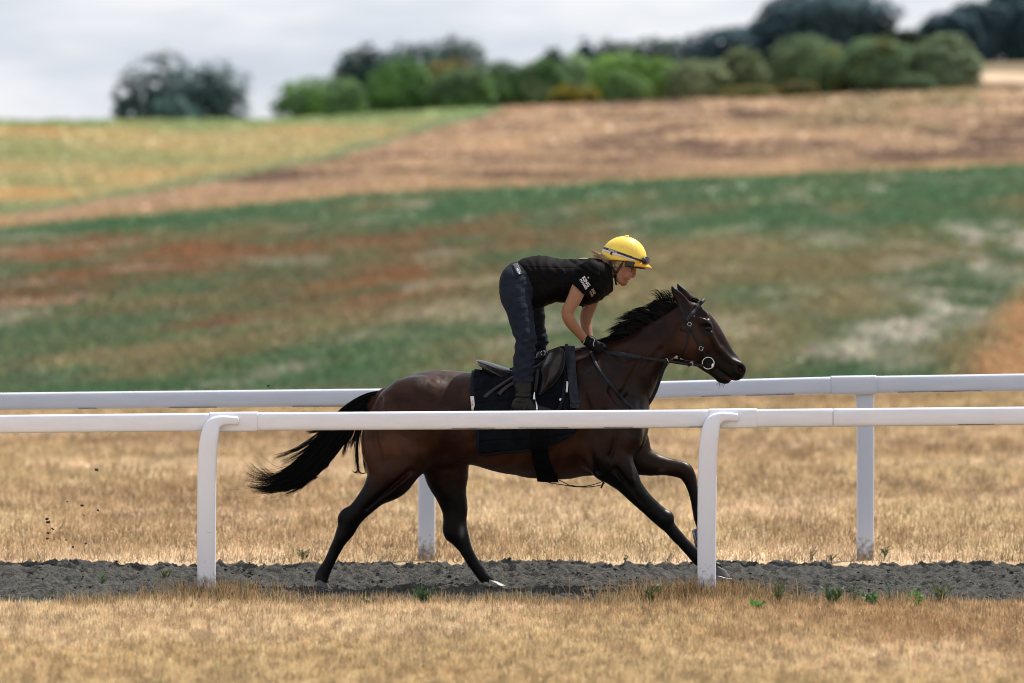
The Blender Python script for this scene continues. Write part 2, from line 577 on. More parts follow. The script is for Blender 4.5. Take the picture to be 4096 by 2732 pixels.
def _spot(px, py, rx, ry):
    x, y = ground_at(px, py)
    y1 = ground_at(px, py + ry)[1]; y0 = ground_at(px, py - ry)[1]
    return x, y, rx * (y + CAM_D) / FPX, max((y0 - y1) / 2, 1.0)
_SPOTS = {k: [_spot(*s) for s in v] for k, v in {
    'orange': [(600, 1100, 600, 110), (1400, 1000, 600, 90), (900, 1010, 520, 70), (250, 1010, 330, 80), (1750, 950, 420, 60), (2250, 940, 300, 55), (1500, 1150, 520, 90), (300, 1180, 400, 60), (1000, 1290, 330, 50)],
    'olive': [(3000, 1010, 520, 110), (2900, 1330, 600, 130), (3400, 1200, 420, 120), (2600, 1180, 420, 90), (1300, 1300, 700, 60), (500, 1420, 400, 50), (1900, 1430, 400, 60)],
    'green': [(3300, 800, 900, 60), (2000, 830, 700, 40), (600, 900, 700, 25), (1000, 1530, 1300, 50), (1200, 1440, 400, 40), (3850, 880, 350, 80), (600, 1360, 500, 40), (3500, 1500, 350, 35), (2900, 900, 500, 40)],
    'chalk': [(3840, 1220, 250, 85), (3950, 1090, 200, 80), (4050, 980, 230, 80), (4090, 930, 120, 40), (3600, 1330, 230, 50), (3700, 1180, 160, 50), (3400, 1400, 200, 34)],
    'dirt': [(4060, 1360, 170, 190), (3980, 1520, 150, 60), (4300, 1250, 220, 180)],
}.items()}
SH = 2.6            # the drilling rows run askew across the slope
def spots(kind, X, Y, seed):
    r = np.zeros_like(X); Ys = Y - SH * X
    wob = 1.5 * (fbm2(X / 3.2, Ys / 16.0, 4, seed) - 0.5)
    for x, y, rx, ry in _SPOTS[kind]:
        d = np.sqrt(((X - x) / rx) ** 2 + ((Y - y - SH * (X - x)) / ry) ** 2) + wob
        r = np.maximum(r, 1 - smooth(0.25, 1.4, d))
    return r

DIRT = (ground_at(4100, 1130), ground_at(3850, 1560))
def field_colour(X, Y):
    """what grows where: albedo of the ground cover"""
    X = np.asarray(X, float); Y = np.asarray(Y, float)
    D = Y + CAM_D
    Ys = Y - SH * X
    st = fbm2(X / 5.0, Ys / 16.0, 4, 11)                 # long streaks along the drilling rows
    st2 = fbm2(X / 1.7, Ys / 7.0, 3, 31)
    C = np.tile(np.array([.185, .165, .090]), (len(X), 1))
    # the flowering meadow
    C = mixc(C, (.105, .155, .085), smooth(.34, .58, st) * 0.85)
    C = mixc(C, (.235, .195, .110), spots('olive', X, Y, 3) * 0.85)
    C = mixc(C, (.072, .148, .072), spots('green', X, Y, 4) * 0.68)
    C = mixc(C, (.205, .115, .066), spots('orange', X, Y, 5) * 0.52 * (0.5 + 0.9 * smooth(.35, .65, st2)))
    C = mixc(C, (.30, .125, .062), spots('orange', X, Y, 6) * smooth(.46, .72, fbm2(X / 1.6, Ys / 6.0, 4, 77)) * 0.5)
    C = mixc(C, (.50, .45, .385), spots('chalk', X, Y, 8) * smooth(.36, .70, fbm2(X / .9, Ys / 5.0, 4, 33)) * .72)
    C = mixc(C, (.40, .36, .28), smooth(.63, .74, fbm2(X / 2.2, Ys / 8.0, 3, 91)) * 0.35)
    xb = DIRT[0][0] + (Y - DIRT[0][1]) * (DIRT[1][0] - DIRT[0][0]) / (DIRT[1][1] - DIRT[0][1])
    C = mixc(C, (.36, .235, .125), smooth(-.6, .6, X - xb + 1.2 * (fbm2(X / 1.5, Y / 6, 3, 19) - .5)) * smooth(DIRT[0][1] + 40, DIRT[0][1] - 20, Y))
    # the rough bank
    y1 = np.interp(X, B1[:, 0], B1[:, 1]) + 10 * (fbm2(X / 6, Y / 40, 3, 21) - .5)
    y2 = np.interp(X, B2[:, 0], B2[:, 1]) + 16 * (fbm2(X / 6, Y / 40, 3, 22) - .5)
    bank = np.tile(np.array([.36, .265, .175]), (len(X), 1))
    bank = mixc(bank, (.150, .105, .078), smooth(.46, .64, fbm2(X / 6.5, Y / 16, 4, 41)) * 0.85)
    bank = mixc(bank, (.44, .32, .205), smooth(.5, .68, fbm2(X / 5, Y / 10, 4, 42)) * 0.7)
    bank = mixc(bank, (.22, .19, .10), smooth(.5, .7, fbm2(X / 9, Y / 30, 3, 43)) * smooth(5, 40, X) * .7)
    bank = mixc(bank, (.38, .28, .16), smooth(22, 4, Y - y1) * .7)
    w = smooth(-5, 6, Y - y1)
    C = mixc(C, (.080, .155, .078), (1 - w) * smooth(-22, -6, Y - y1) * 0.75)
    C = mixc(C, bank, w) if False else C + (bank - C) * w[:, None]
    # the upper field
    up = np.tile(np.array([.36, .31, .165]), (len(X), 1))
    up = mixc(up, (.22, .27, .135), smooth(.46, .72, fbm2(X / 9, Y / 24, 3, 51)) * .5)
    up = mixc(up, (.46, .30, .15), smooth(.55, .72, fbm2(X / 8, Y / 18, 4, 52)) * .7)
    up = mixc(up, (.16, .24, .14), smooth(45, 5, Y - y2) * .75)
    up = mixc(up, (.20, .27, .12), smooth(405, 440, Y) * .8)
    up = mixc(up, (.125, .100, .060), smooth(10, 26, X))
    C = C + (up - C) * smooth(-6, 9, Y - y2)[:, None]
    C = C * np.array([1.28, 1.27, 1.32])
    # dry turf by the track
    dry = np.tile(np.array([.43, .325, .190]), (len(X), 1))
    dry = mixc(dry, (.335, .225, .13), smooth(.44, .68, fbm2(X / 2.6, Y / 4.5, 4, 61)) * .7)
    dry = mixc(dry, (.54, .405, .27), smooth(.52, .70, fbm2(X / 1.9, Y / 3.0, 4, 62)) * .7)
    dry = mixc(dry, (.29, .195, .115), smooth(.40, .62, fbm2(X / 14., Y / 4.0, 3, 63)) * .55 * smooth(8, 18, Y) * smooth(40, 22, Y))
    e = 49.0 + 2.5 * (fbm2(X / 4, Y / 4, 3, 64) - .5) + np.clip((X + 10) * 0.25, -4, 6)
    C = C + (dry - C) * smooth(2.0, -2.0, Y - e)[:, None]
    return np.clip(C, .01, .8)

def axis(*parts):
    return np.unique(np.concatenate([np.arange(a, b, s) for a, b, s in parts]))
def track_edges(X):
    return -1.90 + 0.62 * (fbm2(X / 0.5, X * 0, 4, 81) - .5) - 0.16 * np.exp(-((X + .3) / 1.6) ** 2) - .10 * smooth(2.2, 3.2, X) + .22 * np.exp(-((X - 1.15) / .22) ** 2), 2.34 + 0.14 * (fbm2(X / 0.5, X * 0, 3, 82) - .5)
gx = axis((-1400, -120, 40), (-120, -60, 4), (-60, -5, 0.8), (-5, 5, .2), (5, 60, .8), (60, 120, 4), (120, 1401, 40))
gy = axis((-90, -14, 4), (-14, -4, 1.0), (-4, 4, .1), (4, 40, 1.0), (40, 70, 0.8), (70, 200, 1.2), (200, 470, 2.0), (470, 760, 5), (760, 3001, 80))
GX, GY = np.meshgrid(gx, gy, indexing='ij')
gz = terrain(GX, GY)
_e0, _e1 = track_edges(GX)
gz = gz - 0.12 * smooth(-.02, .15, GY - _e0) * smooth(0.0, -.15, GY - _e1)         # the bed under the track
n0, n1 = GX.shape
ii = np.arange(n0 - 1)[:, None] * n1 + np.arange(n1 - 1)[None]
gq = np.stack([ii, ii + n1, ii + n1 + 1, ii + 1], -1).reshape(-1, 4)
m_ground = mat('ground_cover', (1, 1, 1), rough=0.95, var=0.22, scale=1.3, spec=0.1, attr=True, stretch=(1, 0.35, 1), bump=0.02, bscale=6)
o = mesh_obj('ground', np.stack([GX, GY, gz], -1).reshape(-1, 3), gq, m_ground, None, True, field_colour(GX.ravel(), GY.ravel()))
tag(o, 'dry turf, flowering meadow and rough bank rising to the ridge', 'ground', kind='structure')

# ------------------------------------------------------------------ the sand gallop
def track_z(X, Y):
    """loose churned sand: ridged lumps a few centimetres high, shallow ruts along the way"""
    wx = X + .05 * fbm2(X / .12, Y / .12, 2, 76); wy = Y + .05 * fbm2(X / .12, Y / .12, 2, 77)
    z = 0; amp = 1.0; sc = .115
    for o_ in range(4):
        n_ = noise2(wx / sc + 9.1 * o_, wy / (sc * 1.05) + 3.7 * o_, 71 + o_)
        z = z + amp * (1 - np.abs(2 * n_ - 1)) ** 1.6
        amp *= .52; sc *= .5
    z = .048 * (z - .95) * (.65 + .7 * fbm2(X / .45, Y / .6, 2, 75))
    b_ = fbm2(X / .35, Y / .5, 2, 72)
    z = z + .045 * (b_ - .5) + 0.020 * smooth(1.5, 2.2, Y) + .016 * np.exp(-((Y - .9 + .15 * np.sin(X)) / .25) ** 2) - .024 * np.exp(-((Y - 1.35 + .1 * np.sin(X * .7)) / .22) ** 2)
    return z - .034
tx = axis((-7.0, -4.0, .05), (-4.0, 4.0, 0.0105), (4.0, 7.01, .05))
tv = np.linspace(0, 1, 330)
TX = np.repeat(tx[:, None], len(tv), 1)
e0, e1 = track_edges(tx)
TY = e0[:, None] + (e1 - e0)[:, None] * tv[None]
TZ = track_z(TX, TY)
fade = smooth(0, .05, tv) * smooth(1, .985, tv)
TZ = TZ * fade[None] + (-0.060) * (1 - fade[None])
n0, n1 = TX.shape
ii = np.arange(n0 - 1)[:, None] * n1 + np.arange(n1 - 1)[None]
gq = np.stack([ii, ii + n1, ii + n1 + 1, ii + 1], -1).reshape(-1, 4)
m_track = mat('track_sand', (.066, .064, .059), rough=0.95, var=0.45, scale=30, bump=0.012, bscale=110, spec=0.1)
o = mesh_obj('track', np.stack([TX, TY, TZ], -1).reshape(-1, 3), gq, m_track)
tag(o, 'churned dark grey sand track between the white rails', 'track', kind='structure')

# crumbs of sand thrown up by hooves
r = np.random.default_rng(12)
n = 5000
X = r.uniform(-3.9, 3.9, n); e0, e1 = track_edges(X); Y = e0 + (e1 - e0) * r.uniform(.02, .985, n)
keep = fbm2(X / .35, Y / .5, 3, 85) > .36 + .18 * r.random(n)
X, Y = X[keep], Y[keep]; n = len(X)
sz = .004 + .009 * r.random(n) ** 2.2
th_ = np.array([(1, 0, 0), (-1, 0, 0), (0, 1, 0), (0, -1, 0), (0, 0, 1), (0, 0, -1), (.7, .7, .3), (-.7, .6, .4), (.6, -.7, .35), (-.65, -.7, .2)], float)
fc_ = np.array([[4, 0, 6], [4, 6, 2], [4, 2, 7], [4, 7, 1], [4, 1, 9], [4, 9, 3], [4, 3, 8], [4, 8, 0], [5, 6, 0], [5, 2, 6], [5, 7, 2], [5, 1, 7], [5, 9, 1], [5, 3, 9], [5, 8, 3], [5, 0, 8]])
a_ = r.uniform(0, 2 * math.pi, n); ca, sa = np.cos(a_), np.sin(a_)
q_ = th_[None] * (sz[:, None, None] * r.uniform(.65, 1.3, (n, 10, 1))) * np.array([1.25, 1.1, .8])
V = np.stack([q_[..., 0] * ca[:, None] - q_[..., 1] * sa[:, None], q_[..., 0] * sa[:, None] + q_[..., 1] * ca[:, None], q_[..., 2]], -1) + np.stack([X, Y, track_z(X, Y) + sz * .35], 1)[:, None]
o = mesh_obj('track_crumbs', V.reshape(-1, 3), (np.arange(n)[:, None, None] * 10 + fc_[None]).reshape(-1, 3), m_track, None, True)
tag(o, 'loose crumbs and clods of dark sand strewn over the track', 'sand', kind='stuff')

# ------------------------------------------------------------------ grass
m_grass = leaf_mat('dry_grass', trans=0.3, rough=0.8, spec=0.06)
def blades(X, Y, Z, H, Wd, C, lean=0.5, seed=0, segs=1):
    r = np.random.default_rng(seed)
    n = len(X)
    a = r.uniform(0, 2 * math.pi, n); la = r.uniform(0, 2 * math.pi, n); ll = np.abs(r.normal(0, lean, n)) * H
    B = np.stack([X, Y, Z], 1)
    s = np.stack([np.cos(a), np.sin(a), 0 * a], 1) * (Wd / 2)[:, None]
    L = np.stack([np.cos(la) * ll, np.sin(la) * ll, np.sqrt(np.maximum(H * H - np.minimum(ll, .95 * H) ** 2, 1e-6))], 1)
    if segs == 1:
        V = np.stack([B - s, B + s, B + L], 1).reshape(-1, 3)
        Fc = np.arange(3 * n).reshape(-1, 3)
        Cc = np.repeat(C, 3, 0)
        return V, [Fc], Cc
    M = B + L * .55 + np.array([0, 0, 1.0]) * (H * .10)[:, None]
    V = np.stack([B - s, B + s, M + s * .75, M - s * .75, B + L], 1).reshape(-1, 3)
    k = np.arange(n)[:, None] * 5
    return V, [k + np.array([[0, 1, 2, 3]]), k + np.array([[3, 2, 4]])], np.repeat(C, 5, 0)

def jitter_colour(C, r, amt=0.22, green=0.0):
    n = len(C)
    k = np.clip(r.normal(1.0, amt, n), .45, 1.7)[:, None]
    C = C * k
    C = C * (1 + r.normal(0, .05, (n, 3)))
    if green:
        g = r.random(n) < green
        C[g] = np.array([.11, .13, .045]) * k[g]
    return np.clip(C, .01, .75)

# foreground turf
r = np.random.default_rng(3)
n = 360000
D = np.sqrt(r.uniform(22.6 ** 2, 30.1 ** 2, n)); Y = D - CAM_D
X = r.uniform(-1, 1, n) * (D * 2048 / FPX * 1.16)
e0, _ = track_edges(X)
keep = Y < e0 + 0.05 - 0.25 * r.random(n) ** 3
X, Y = X[keep], Y[keep]; n = len(X)
clump = fbm2(X / .10, Y / .16, 2, 101)
C = jitter_colour(field_colour(X, Y) * 1.12, r, .30, .012)
C = C * (0.74 + 0.60 * smooth(.30, .72, fbm2(X / .045, Y / .18, 2, 102)))[:, None]
C = np.clip(C, .02, .85)
rb = smooth(.55, .75, fbm2(X / .5, Y / 1.2, 3, 105)) * .55
C = mixc(C, (.32, .18, .09), rb * r.random(n))
Hh = (0.018 + 0.042 * r.random(n) ** 1.8) * (0.5 + 0.9 * clump)
v, f, c = blades(X, Y, np.full(n, -0.004), Hh, r.uniform(.003, .0075, n), C, .85, 4)
g = Geo().add(v, f, c)
# longer tufts that lean over the edge of the track
n = 15000
X = r.uniform(-4.0, 4.0, n)
e0, _ = track_edges(X)
dens = smooth(.42, .62, fbm2(X / .30, X * 0, 3, 111)) + 0.9 * np.exp(-((X - 1.15) / .45) ** 2) + .9 * np.exp(-((X + 1.65) / .5) ** 2) + .7 * np.exp(-((X + .35) / .6) ** 2)
keep = r.random(n) < np.clip(dens, 0.06, 1)
X, e0 = X[keep], e0[keep]; n = len(X)
Y = e0 + r.normal(-.05, .13, n)
C = jitter_colour(np.tile(np.array([.37, .265, .15]), (n, 1)), r, .30, .12)
v, f, c = blades(X, Y, np.full(n, -0.015), r.uniform(.03, .11, n), r.uniform(.003, .006, n), C, .95, 5, 2)
g.add(v, f, c)
for bx_, by_, nn, sp in ((W(832, 2365, -1.37)[0], -1.37, 900, .13), (W(2828, 2400, -1.37)[0], -1.37, 1300, .16), (W(2650, 2385, -1.3)[0], -1.36, 900, .17), (W(2960, 2375, -1.3)[0], -1.42, 700, .16), (W(950, 2390, -1.4)[0], -1.5, 700, .2)):
    X = bx_ + r.normal(0, sp, nn); Y = by_ + r.normal(-.01, .09, nn)
    C = jitter_colour(np.tile(np.array([.35, .23, .12]), (nn, 1)), r, .32, .06)
    v, f, c = blades(X, Y, np.full(nn, -0.01), r.uniform(.04, .15, nn), r.uniform(.003, .006, nn), C, 1.1, 6, 2)
    g.add(v, f, c)
o = g.build('dry_grass', m_grass, None, False)
tag(o, 'short sun-bleached dry grass in front of the track', 'grass', kind='stuff')

# turf beyond the track
n = 330000
u = r.random(n)
D = 33.4 * (90.0 / 33.4) ** u; Y = D - CAM_D
X = r.uniform(-1, 1, n) * (D * 2048 / FPX * 1.15)
_, e1 = track_edges(X)
keep = Y > e1 - .10 + .12 * r.random(n)
X, Y, D = X[keep], Y[keep], D[keep]; n = len(X)
k = D / 34.0
C = jitter_colour(field_colour(X, Y), r, .28, .012)
C = np.clip(C * (0.78 + 0.44 * smooth(.30, .72, fbm2(X / (.07 * k), Y / (.5 * k), 2, 132)))[:, None], .02, .85)
clump = fbm2(X / (.12 * k), Y / (.3 * k), 2, 131)
v, f, c = blades(X, Y, terrain(X, Y) - .005, (0.03 + .06 * r.random(n) ** 1.5) * (.5 + clump) * k ** .45, r.uniform(.004, .009, n) * k, C, .8, 8)
g = Geo().add(v, f, c)
o = g.build('dry_grass', m_grass, None, False)
tag(o, 'tan dry grass stretching from the far rail to the meadow', 'grass', kind='stuff')

# meadow and bank growth
n = 170000
u = r.random(n)
D = 81.0 * (500.0 / 81.0) ** u; Y = D - CAM_D
X = r.uniform(-1, 1, n) * (D * 2048 / FPX * 1.15)
C = jitter_colour(field_colour(X, Y), r, .11)
k = D / 100.0
v, f, c = blades(X, Y, terrain(X, Y) - .02, r.uniform(.08, .20, n) * k ** .35, r.uniform(.15, .45, n) * k ** .6, C, .9, 9)
g = Geo().add(v, f, c)
o = g.build('meadow_growth', m_grass, None, False)
tag(o, 'tall grass, poppies and weeds covering the sloping meadow', 'meadow', kind='stuff')

# ------------------------------------------------------------------ the white rails
m_rail = mat('white_plastic', (.72, .745, .82), rough=0.38, var=0.05, scale=5, bump=0.0006, bscale=30, spec=0.4, stretch=(1, 3, 6))
m_rail_old = mat('weathered_white_plastic', (.62, .65, .73), rough=0.48, var=0.05, scale=5, bump=0.0008, bscale=30, spec=0.4, stretch=(1, 3, 6))
m_grime = mat('rail_grime', (.12, .11, .10), rough=0.9, var=0.5, scale=60)
def post_mat(name, col):
    """white plastic, scuffed, with dried mud splashed up from the ground"""
    m, t, b = new_mat(name); L = t.links
    co = t.nodes.new('ShaderNodeTexCoord'); sp = t.nodes.new('ShaderNodeSeparateXYZ'); L.new(co.outputs['Object'], sp.inputs['Vector'])
    n1 = t.nodes.new('ShaderNodeTexNoise'); n1.inputs['Scale'].default_value = 38; n1.inputs['Detail'].default_value = 6
    L.new(co.outputs['Object'], n1.inputs['Vector'])
    mp_ = t.nodes.new('ShaderNodeMapRange'); mp_.inputs['From Min'].default_value = .30; mp_.inputs['From Max'].default_value = -.06
    L.new(sp.outputs['Z'], mp_.inputs['Value'])
    mu = t.nodes.new('ShaderNodeMath'); mu.operation = 'MULTIPLY_ADD'; mu.inputs[1].default_value = 1.0; mu.inputs[2].default_value = -.95
    ad = t.nodes.new('ShaderNodeMath'); ad.operation = 'ADD'
    L.new(mp_.outputs['Result'], ad.inputs[0]); L.new(n1.outputs['Fac'], ad.inputs[1]); L.new(ad.outputs['Value'], mu.inputs[0])
    r1 = t.nodes.new('ShaderNodeValToRGB'); r1.color_ramp.elements[0].position = .0; r1.color_ramp.elements[1].position = .35
    L.new(mu.outputs['Value'], r1.inputs['Fac'])
    m2 = t.nodes.new('ShaderNodeMapping'); m2.inputs['Scale'].default_value = (20, 20, 70); L.new(co.outputs['Object'], m2.inputs['Vector'])
    n2 = t.nodes.new('ShaderNodeTexNoise'); n2.inputs['Scale'].default_value = 1.0; n2.inputs['Detail'].default_value = 5; L.new(m2.outputs['Vector'], n2.inputs['Vector'])
    r2 = t.nodes.new('ShaderNodeValToRGB'); r2.color_ramp.elements[0].position = .70; r2.color_ramp.elements[1].position = .78
    r2.color_ramp.elements[1].color = (.55, .55, .55, 1); L.new(n2.outputs['Fac'], r2.inputs['Fac'])
    x1 = t.nodes.new('ShaderNodeMixRGB'); x1.inputs['Color1'].default_value = tuple(col) + (1,); x1.inputs['Color2'].default_value = (.30, .28, .25, 1)
    L.new(r2.outputs['Color'], x1.inputs['Fac'])
    x2 = t.nodes.new('ShaderNodeMixRGB'); x2.inputs['Color2'].default_value = (.20, .17, .13, 1)
    L.new(x1.outputs['Color'], x2.inputs['Color1']); L.new(r1.outputs['Color'], x2.inputs['Fac']); L.new(x2.outputs['Color'], b.inputs['Base Color'])
    b.inputs['Roughness'].default_value = .4
    return m
m_post = post_mat('post_plastic', (.72, .745, .82))
m_post_old = post_mat('weathered_post_plastic', (.60, .635, .72))

def rail_piece(name, p0, p1, hh, hd, material, parent, exponent=3.6):
    t = np.concatenate([[0, .0015], np.linspace(.02, .98, 12), [.9985, 1]])[:, None]
    P = np.asarray(p0) + (np.asarray(p1) - np.asarray(p0)) * t
    a = np.full(len(P), hh); b = np.full(len(P), hd)
    a[[0, -1]] *= .94; b[[0, -1]] *= .9
    v, f = sweep(P, a, b, exponent, 24, side=(0, 1, 0))
    return mesh_obj(name, v, f, material, parent)

def grime(parent, pts, wd, dep):
    v, f = sweep(pts, dep, wd, 2, 6, side=(0, 1, 0))
    return mesh_obj('grime_line', v, f, m_grime, parent)

def fence(Y, tops, hpx, posts, curved, joints, label, material, zb):
    s = (Y + CAM_D) / FPX
    hh = hpx * s / 2; hd = 0.034
    def mid(px):
        py = np.interp(px, [t[0] for t in tops], [t[1] for t in tops]) + hpx / 2
        return np.array(W(px, py, Y))
    c = mid(2048.0)
    root = empty('running_rail', (c[0], c[1], 0), label, 'rail fence')
    sl = [(p - (-16 if curved else 132) - (0 if curved else 0), p + (190 if curved else 34)) for p in posts]
    cuts = sorted([-2600.0] + [q for a in sl for q in a] + joints + [6600.0])
    inside = lambda a, b: any(x - 1 <= a and b <= y + 1 for x, y in sl)
    for a, b in zip(cuts[:-1], cuts[1:]):
        if inside(a, b): continue
        rail_piece('rail', mid(a) + [.0012, 0, 0], mid(b) - [.0012, 0, 0], hh, hd, material, root)
    for a, b in sl:
        rail_piece('joint_sleeve', mid(a) - [.012, 0, 0], mid(b) + [.012, 0, 0], hh * 1.09, hd * 1.09, material, root, 4.2)
    for i, p in enumerate(posts):
        b = mid(p)
        base = zb[i % len(zb)] if isinstance(zb, list) else zb
        if curved:
            k = s
            top = mid(p + 120)
            pts = np.array([(-3, None), (-3, .25), (-2, .55), (1, .78), (9, .905), (23, .972), (52, 1.0), (86, 1.003), (120, 1.0)], object)
            P = []
            for q, (dx, fz) in enumerate(pts):
                z = base - .06 if fz is None else base + (top[2] + .006 - base) * fz
                yy = Y - 0.085 + (0.045 * max(0, (q - 4)) / 4.0)
                P.append((b[0] + dx * k, yy, z))
            A = np.array([36, 37, 37.5, 37.5, 36, 31, 22, 18, 17]) * k
            Bd = np.array([.030, .030, .030, .030, .029, .027, .024, .022, .020])
            Q = catmull(np.column_stack([P, A, Bd]), 6)
            end = Q[-1].copy(); end[0] += .006; end[3] *= .6; end[4] *= .6
            Q = np.vstack([Q, end])
            v, f = sweep(Q[:, :3], Q[:, 3], Q[:, 4], 3.0, 24, side=(0, 1, 0))
            po = mesh_obj('post', v, f, m_post, root)
        else:
            P = [(b[0], Y + .03, base - .08), (b[0], Y + .03, base + .4), (b[0], Y + .03, base + .8), (b[0] - .003, Y + .03, b[2] - hh - .07), (b[0] - .008, Y + .03, b[2] - hh + .02)]
            Q = catmull(np.array(P), 5)
            wv = np.interp(Q[:, 2], [base, b[2] - hh - .1, b[2] - hh], [34.5 * s, 35 * s, 39 * s])
            v, f = sweep(Q, wv, .033, 3.6, 24, side=(0, 1, 0))
            po = mesh_obj('post', v, f, m_post_old, root)
    rg = np.random.default_rng(int(abs(Y) * 100))
    for _ in range(6 if curved else 12):                          # thin grime lines gathered on the underside
        a = rg.uniform(100, 4000); L = rg.uniform(40, 260)
        pp = [mid(a + L * t) + [0, -hd * .80, -hh * rg.uniform(.86, .92)] for t in np.linspace(0, 1, 5)]
        grime(root, pp, .004, .0016)
    return root

near = fence(-1.3, [(-3000, 1690), (0, 1660), (1022, 1650), (2980, 1637), (4096, 1627), (7000, 1600)], 73, [-1164, 832, 2828, 4824], True, [3331.0],
             'nearer white plastic running rail with hooked posts, in front of the horse', m_rail, [.02, .035, -.025, 0.0])
far = fence(2.6, [(-3000, 1597), (0, 1571), (1400, 1559), (2048, 1541), (2700, 1522), (3329, 1507), (4096, 1494), (7000, 1450)], 70, [-51, 1706, 3463, 5220], False, [],
            'farther white running rail with straight square posts, behind the horse', m_rail_old, .0)

# ------------------------------------------------------------------ trees
m_leaf = leaf_mat('tree_leaves', trans=0.33, rough=0.7, spec=0.04)
m_bark = mat('bark', (.075, .06, .048), rough=.9, var=.35, scale=8, bump=.02, bscale=20, stretch=(1, 1, .3))
def tree(name, label, x0, x1, top, base, D, col, cat, group, leaves=2600, lobes=9, sparse=0.0, seed=0, size=None, top_col=None, upright=1.0):
    r = np.random.default_rng(seed + 500)
    Y = D - CAM_D; s = D / FPX
    X = ((x0 + x1) / 2 - 2048) * s; hw = (x1 - x0) / 2 * s
    zg = float(terrain(X, Y))
    ztop = CAM_H + (YH - top) * s
    zb = min(zg, CAM_H + (YH - base) * s)
    root = empty(name, (X, Y, zg), label, cat, group)
    Hh = ztop - zg
    cz = max(zg + 0.12 * Hh, zb + .1) if not sparse else zg + 0.22 * Hh
    # crown: a noisy dome down to the ground (bush) or to the lowest limbs (tree), leaves thickest near its surface
    hc = ztop - cz
    d = unit(r.normal(0, 1, (leaves, 3)) + np.array([0, -.15, .1]))
    k1 = noise3(d[:, 0] * 1.5 + seed, d[:, 1] * 1.5, d[:, 2] * 1.5 + seed, seed)
    k2 = noise3(d[:, 0] * 3.6 + seed, d[:, 1] * 3.6, d[:, 2] * 3.6, seed + 1)
    k3 = noise3(d[:, 0] * 8.0 + seed, d[:, 1] * 8.0, d[:, 2] * 8.0, seed + 2)
    R_ = .90 + .34 * (k1 - .35) + .30 * (k2 - .45) + .14 * (k3 - .5)
    q = r.random(leaves) ** (.22 if not sparse else .4)
    zc = cz + hc * (.34 if not sparse else .42)
    p = np.array([X, Y, zc]) + d * (R_ * q)[:, None] * np.array([hw * 1.06, hw * .95, 1.0])
    up_ = d[:, 2] * R_ * q
    sq_ = 1 + (.06 if cat != 'tree' else .18 if group and 'lone' in group else .55) * np.clip(d[:, 2], 0, 1)                  # broad-headed crowns
    p[:, 0] = X + (p[:, 0] - X) * sq_; p[:, 1] = Y + (p[:, 1] - Y) * sq_
    p[:, 2] = zc + np.where(up_ > 0, up_ * (ztop - zc) * 1.08, up_ * (zc - (zg - .2 if sparse < .5 else cz - .1 * hc)) * 1.1)
    ctr = np.array([(X + r.uniform(-.6, .6) * hw, Y + r.uniform(-.3, .3) * hw, zg + Hh * r.uniform(.45, .8)) for _ in range(7)])
    keep = p[:, 2] > zg + .02
    if sparse:
        keep &= noise3(p[:, 0] * 1.0 + 3, p[:, 1] * .5, p[:, 2] * 1.0, seed + 9) > .20 + .30 * sparse
    p, d = p[keep], d[keep]
    n = len(p); k2 = k2[keep]
    sz = (size or .22) * r.uniform(.6, 1.3, n)
    nrm = unit(d + np.array([0, 0, .75]) + r.normal(0, .35, (n, 3)))
    a = unit(np.cross(nrm, r.normal(0, 1, (n, 3)))); b = np.cross(nrm, a)
    V = np.stack([p - a * sz[:, None], p + b * sz[:, None] * .6, p + a * sz[:, None], p - b * sz[:, None] * .6], 1).reshape(-1, 3)
    tone = r.uniform(.72, 1.35) * (1 + r.normal(0, .06, 3)) if cat == 'bush' else np.ones(3)
    C = np.tile(np.array(col) * tone, (n, 1)) * np.clip(r.normal(1, .22, n), .5, 1.6)[:, None]
    if top_col is not None:
        C = mixc(C, top_col, smooth(.45, .8, noise3(p[:, 0] * .5, p[:, 1] * .5, p[:, 2] * .5, seed + 33)) * .9)
    C = C * (1 + .25 * (noise3(p[:, 0] * .35, p[:, 1] * .35, p[:, 2] * .35, seed + 4) - .5))[:, None]
    cr = mesh_obj('crown', V, np.arange(4 * n).reshape(-1, 4), m_leaf, root, False, np.repeat(np.clip(C, .005, .5), 4, 0))
    g = Geo()
    tr = max(.06, Hh * .022)
    v, f = sweep([(X, Y, zg - .3), (X, Y, zg + Hh * .2), (X + .03 * Hh * r.normal(), Y, zg + Hh * .45), (X + .04 * Hh * r.normal(), Y, zg + Hh * .75)], [tr * 1.3, tr, tr * .7, tr * .25], [tr * 1.3, tr, tr * .7, tr * .25], 2, 8)
    g.add(v, f)
    for i in range(min(lobes, 7)):
        z0 = zg + Hh * r.uniform(.12, .4)
        m = (np.array([X, Y, z0]) + ctr[i]) / 2 + [0, 0, .05 * Hh]
        v, f = sweep([(X, Y, z0), m, ctr[i]], [tr * .5, tr * .35, tr * .12], [tr * .5, tr * .35, tr * .12], 2, 6)
        g.add(v, f)
    g.build('trunk', m_bark, root)
    return root
DK = (.068, .118, .100); MD = (.105, .185, .075); LG = (.200, .340, .100); PL = (.215, .300, .150); YG = (.26, .27, .07); BL = (.068, .118, .140); CL_ = (.085, .135, .135)  # the dark bluish tones carry the haze over the far trees in leaf colour
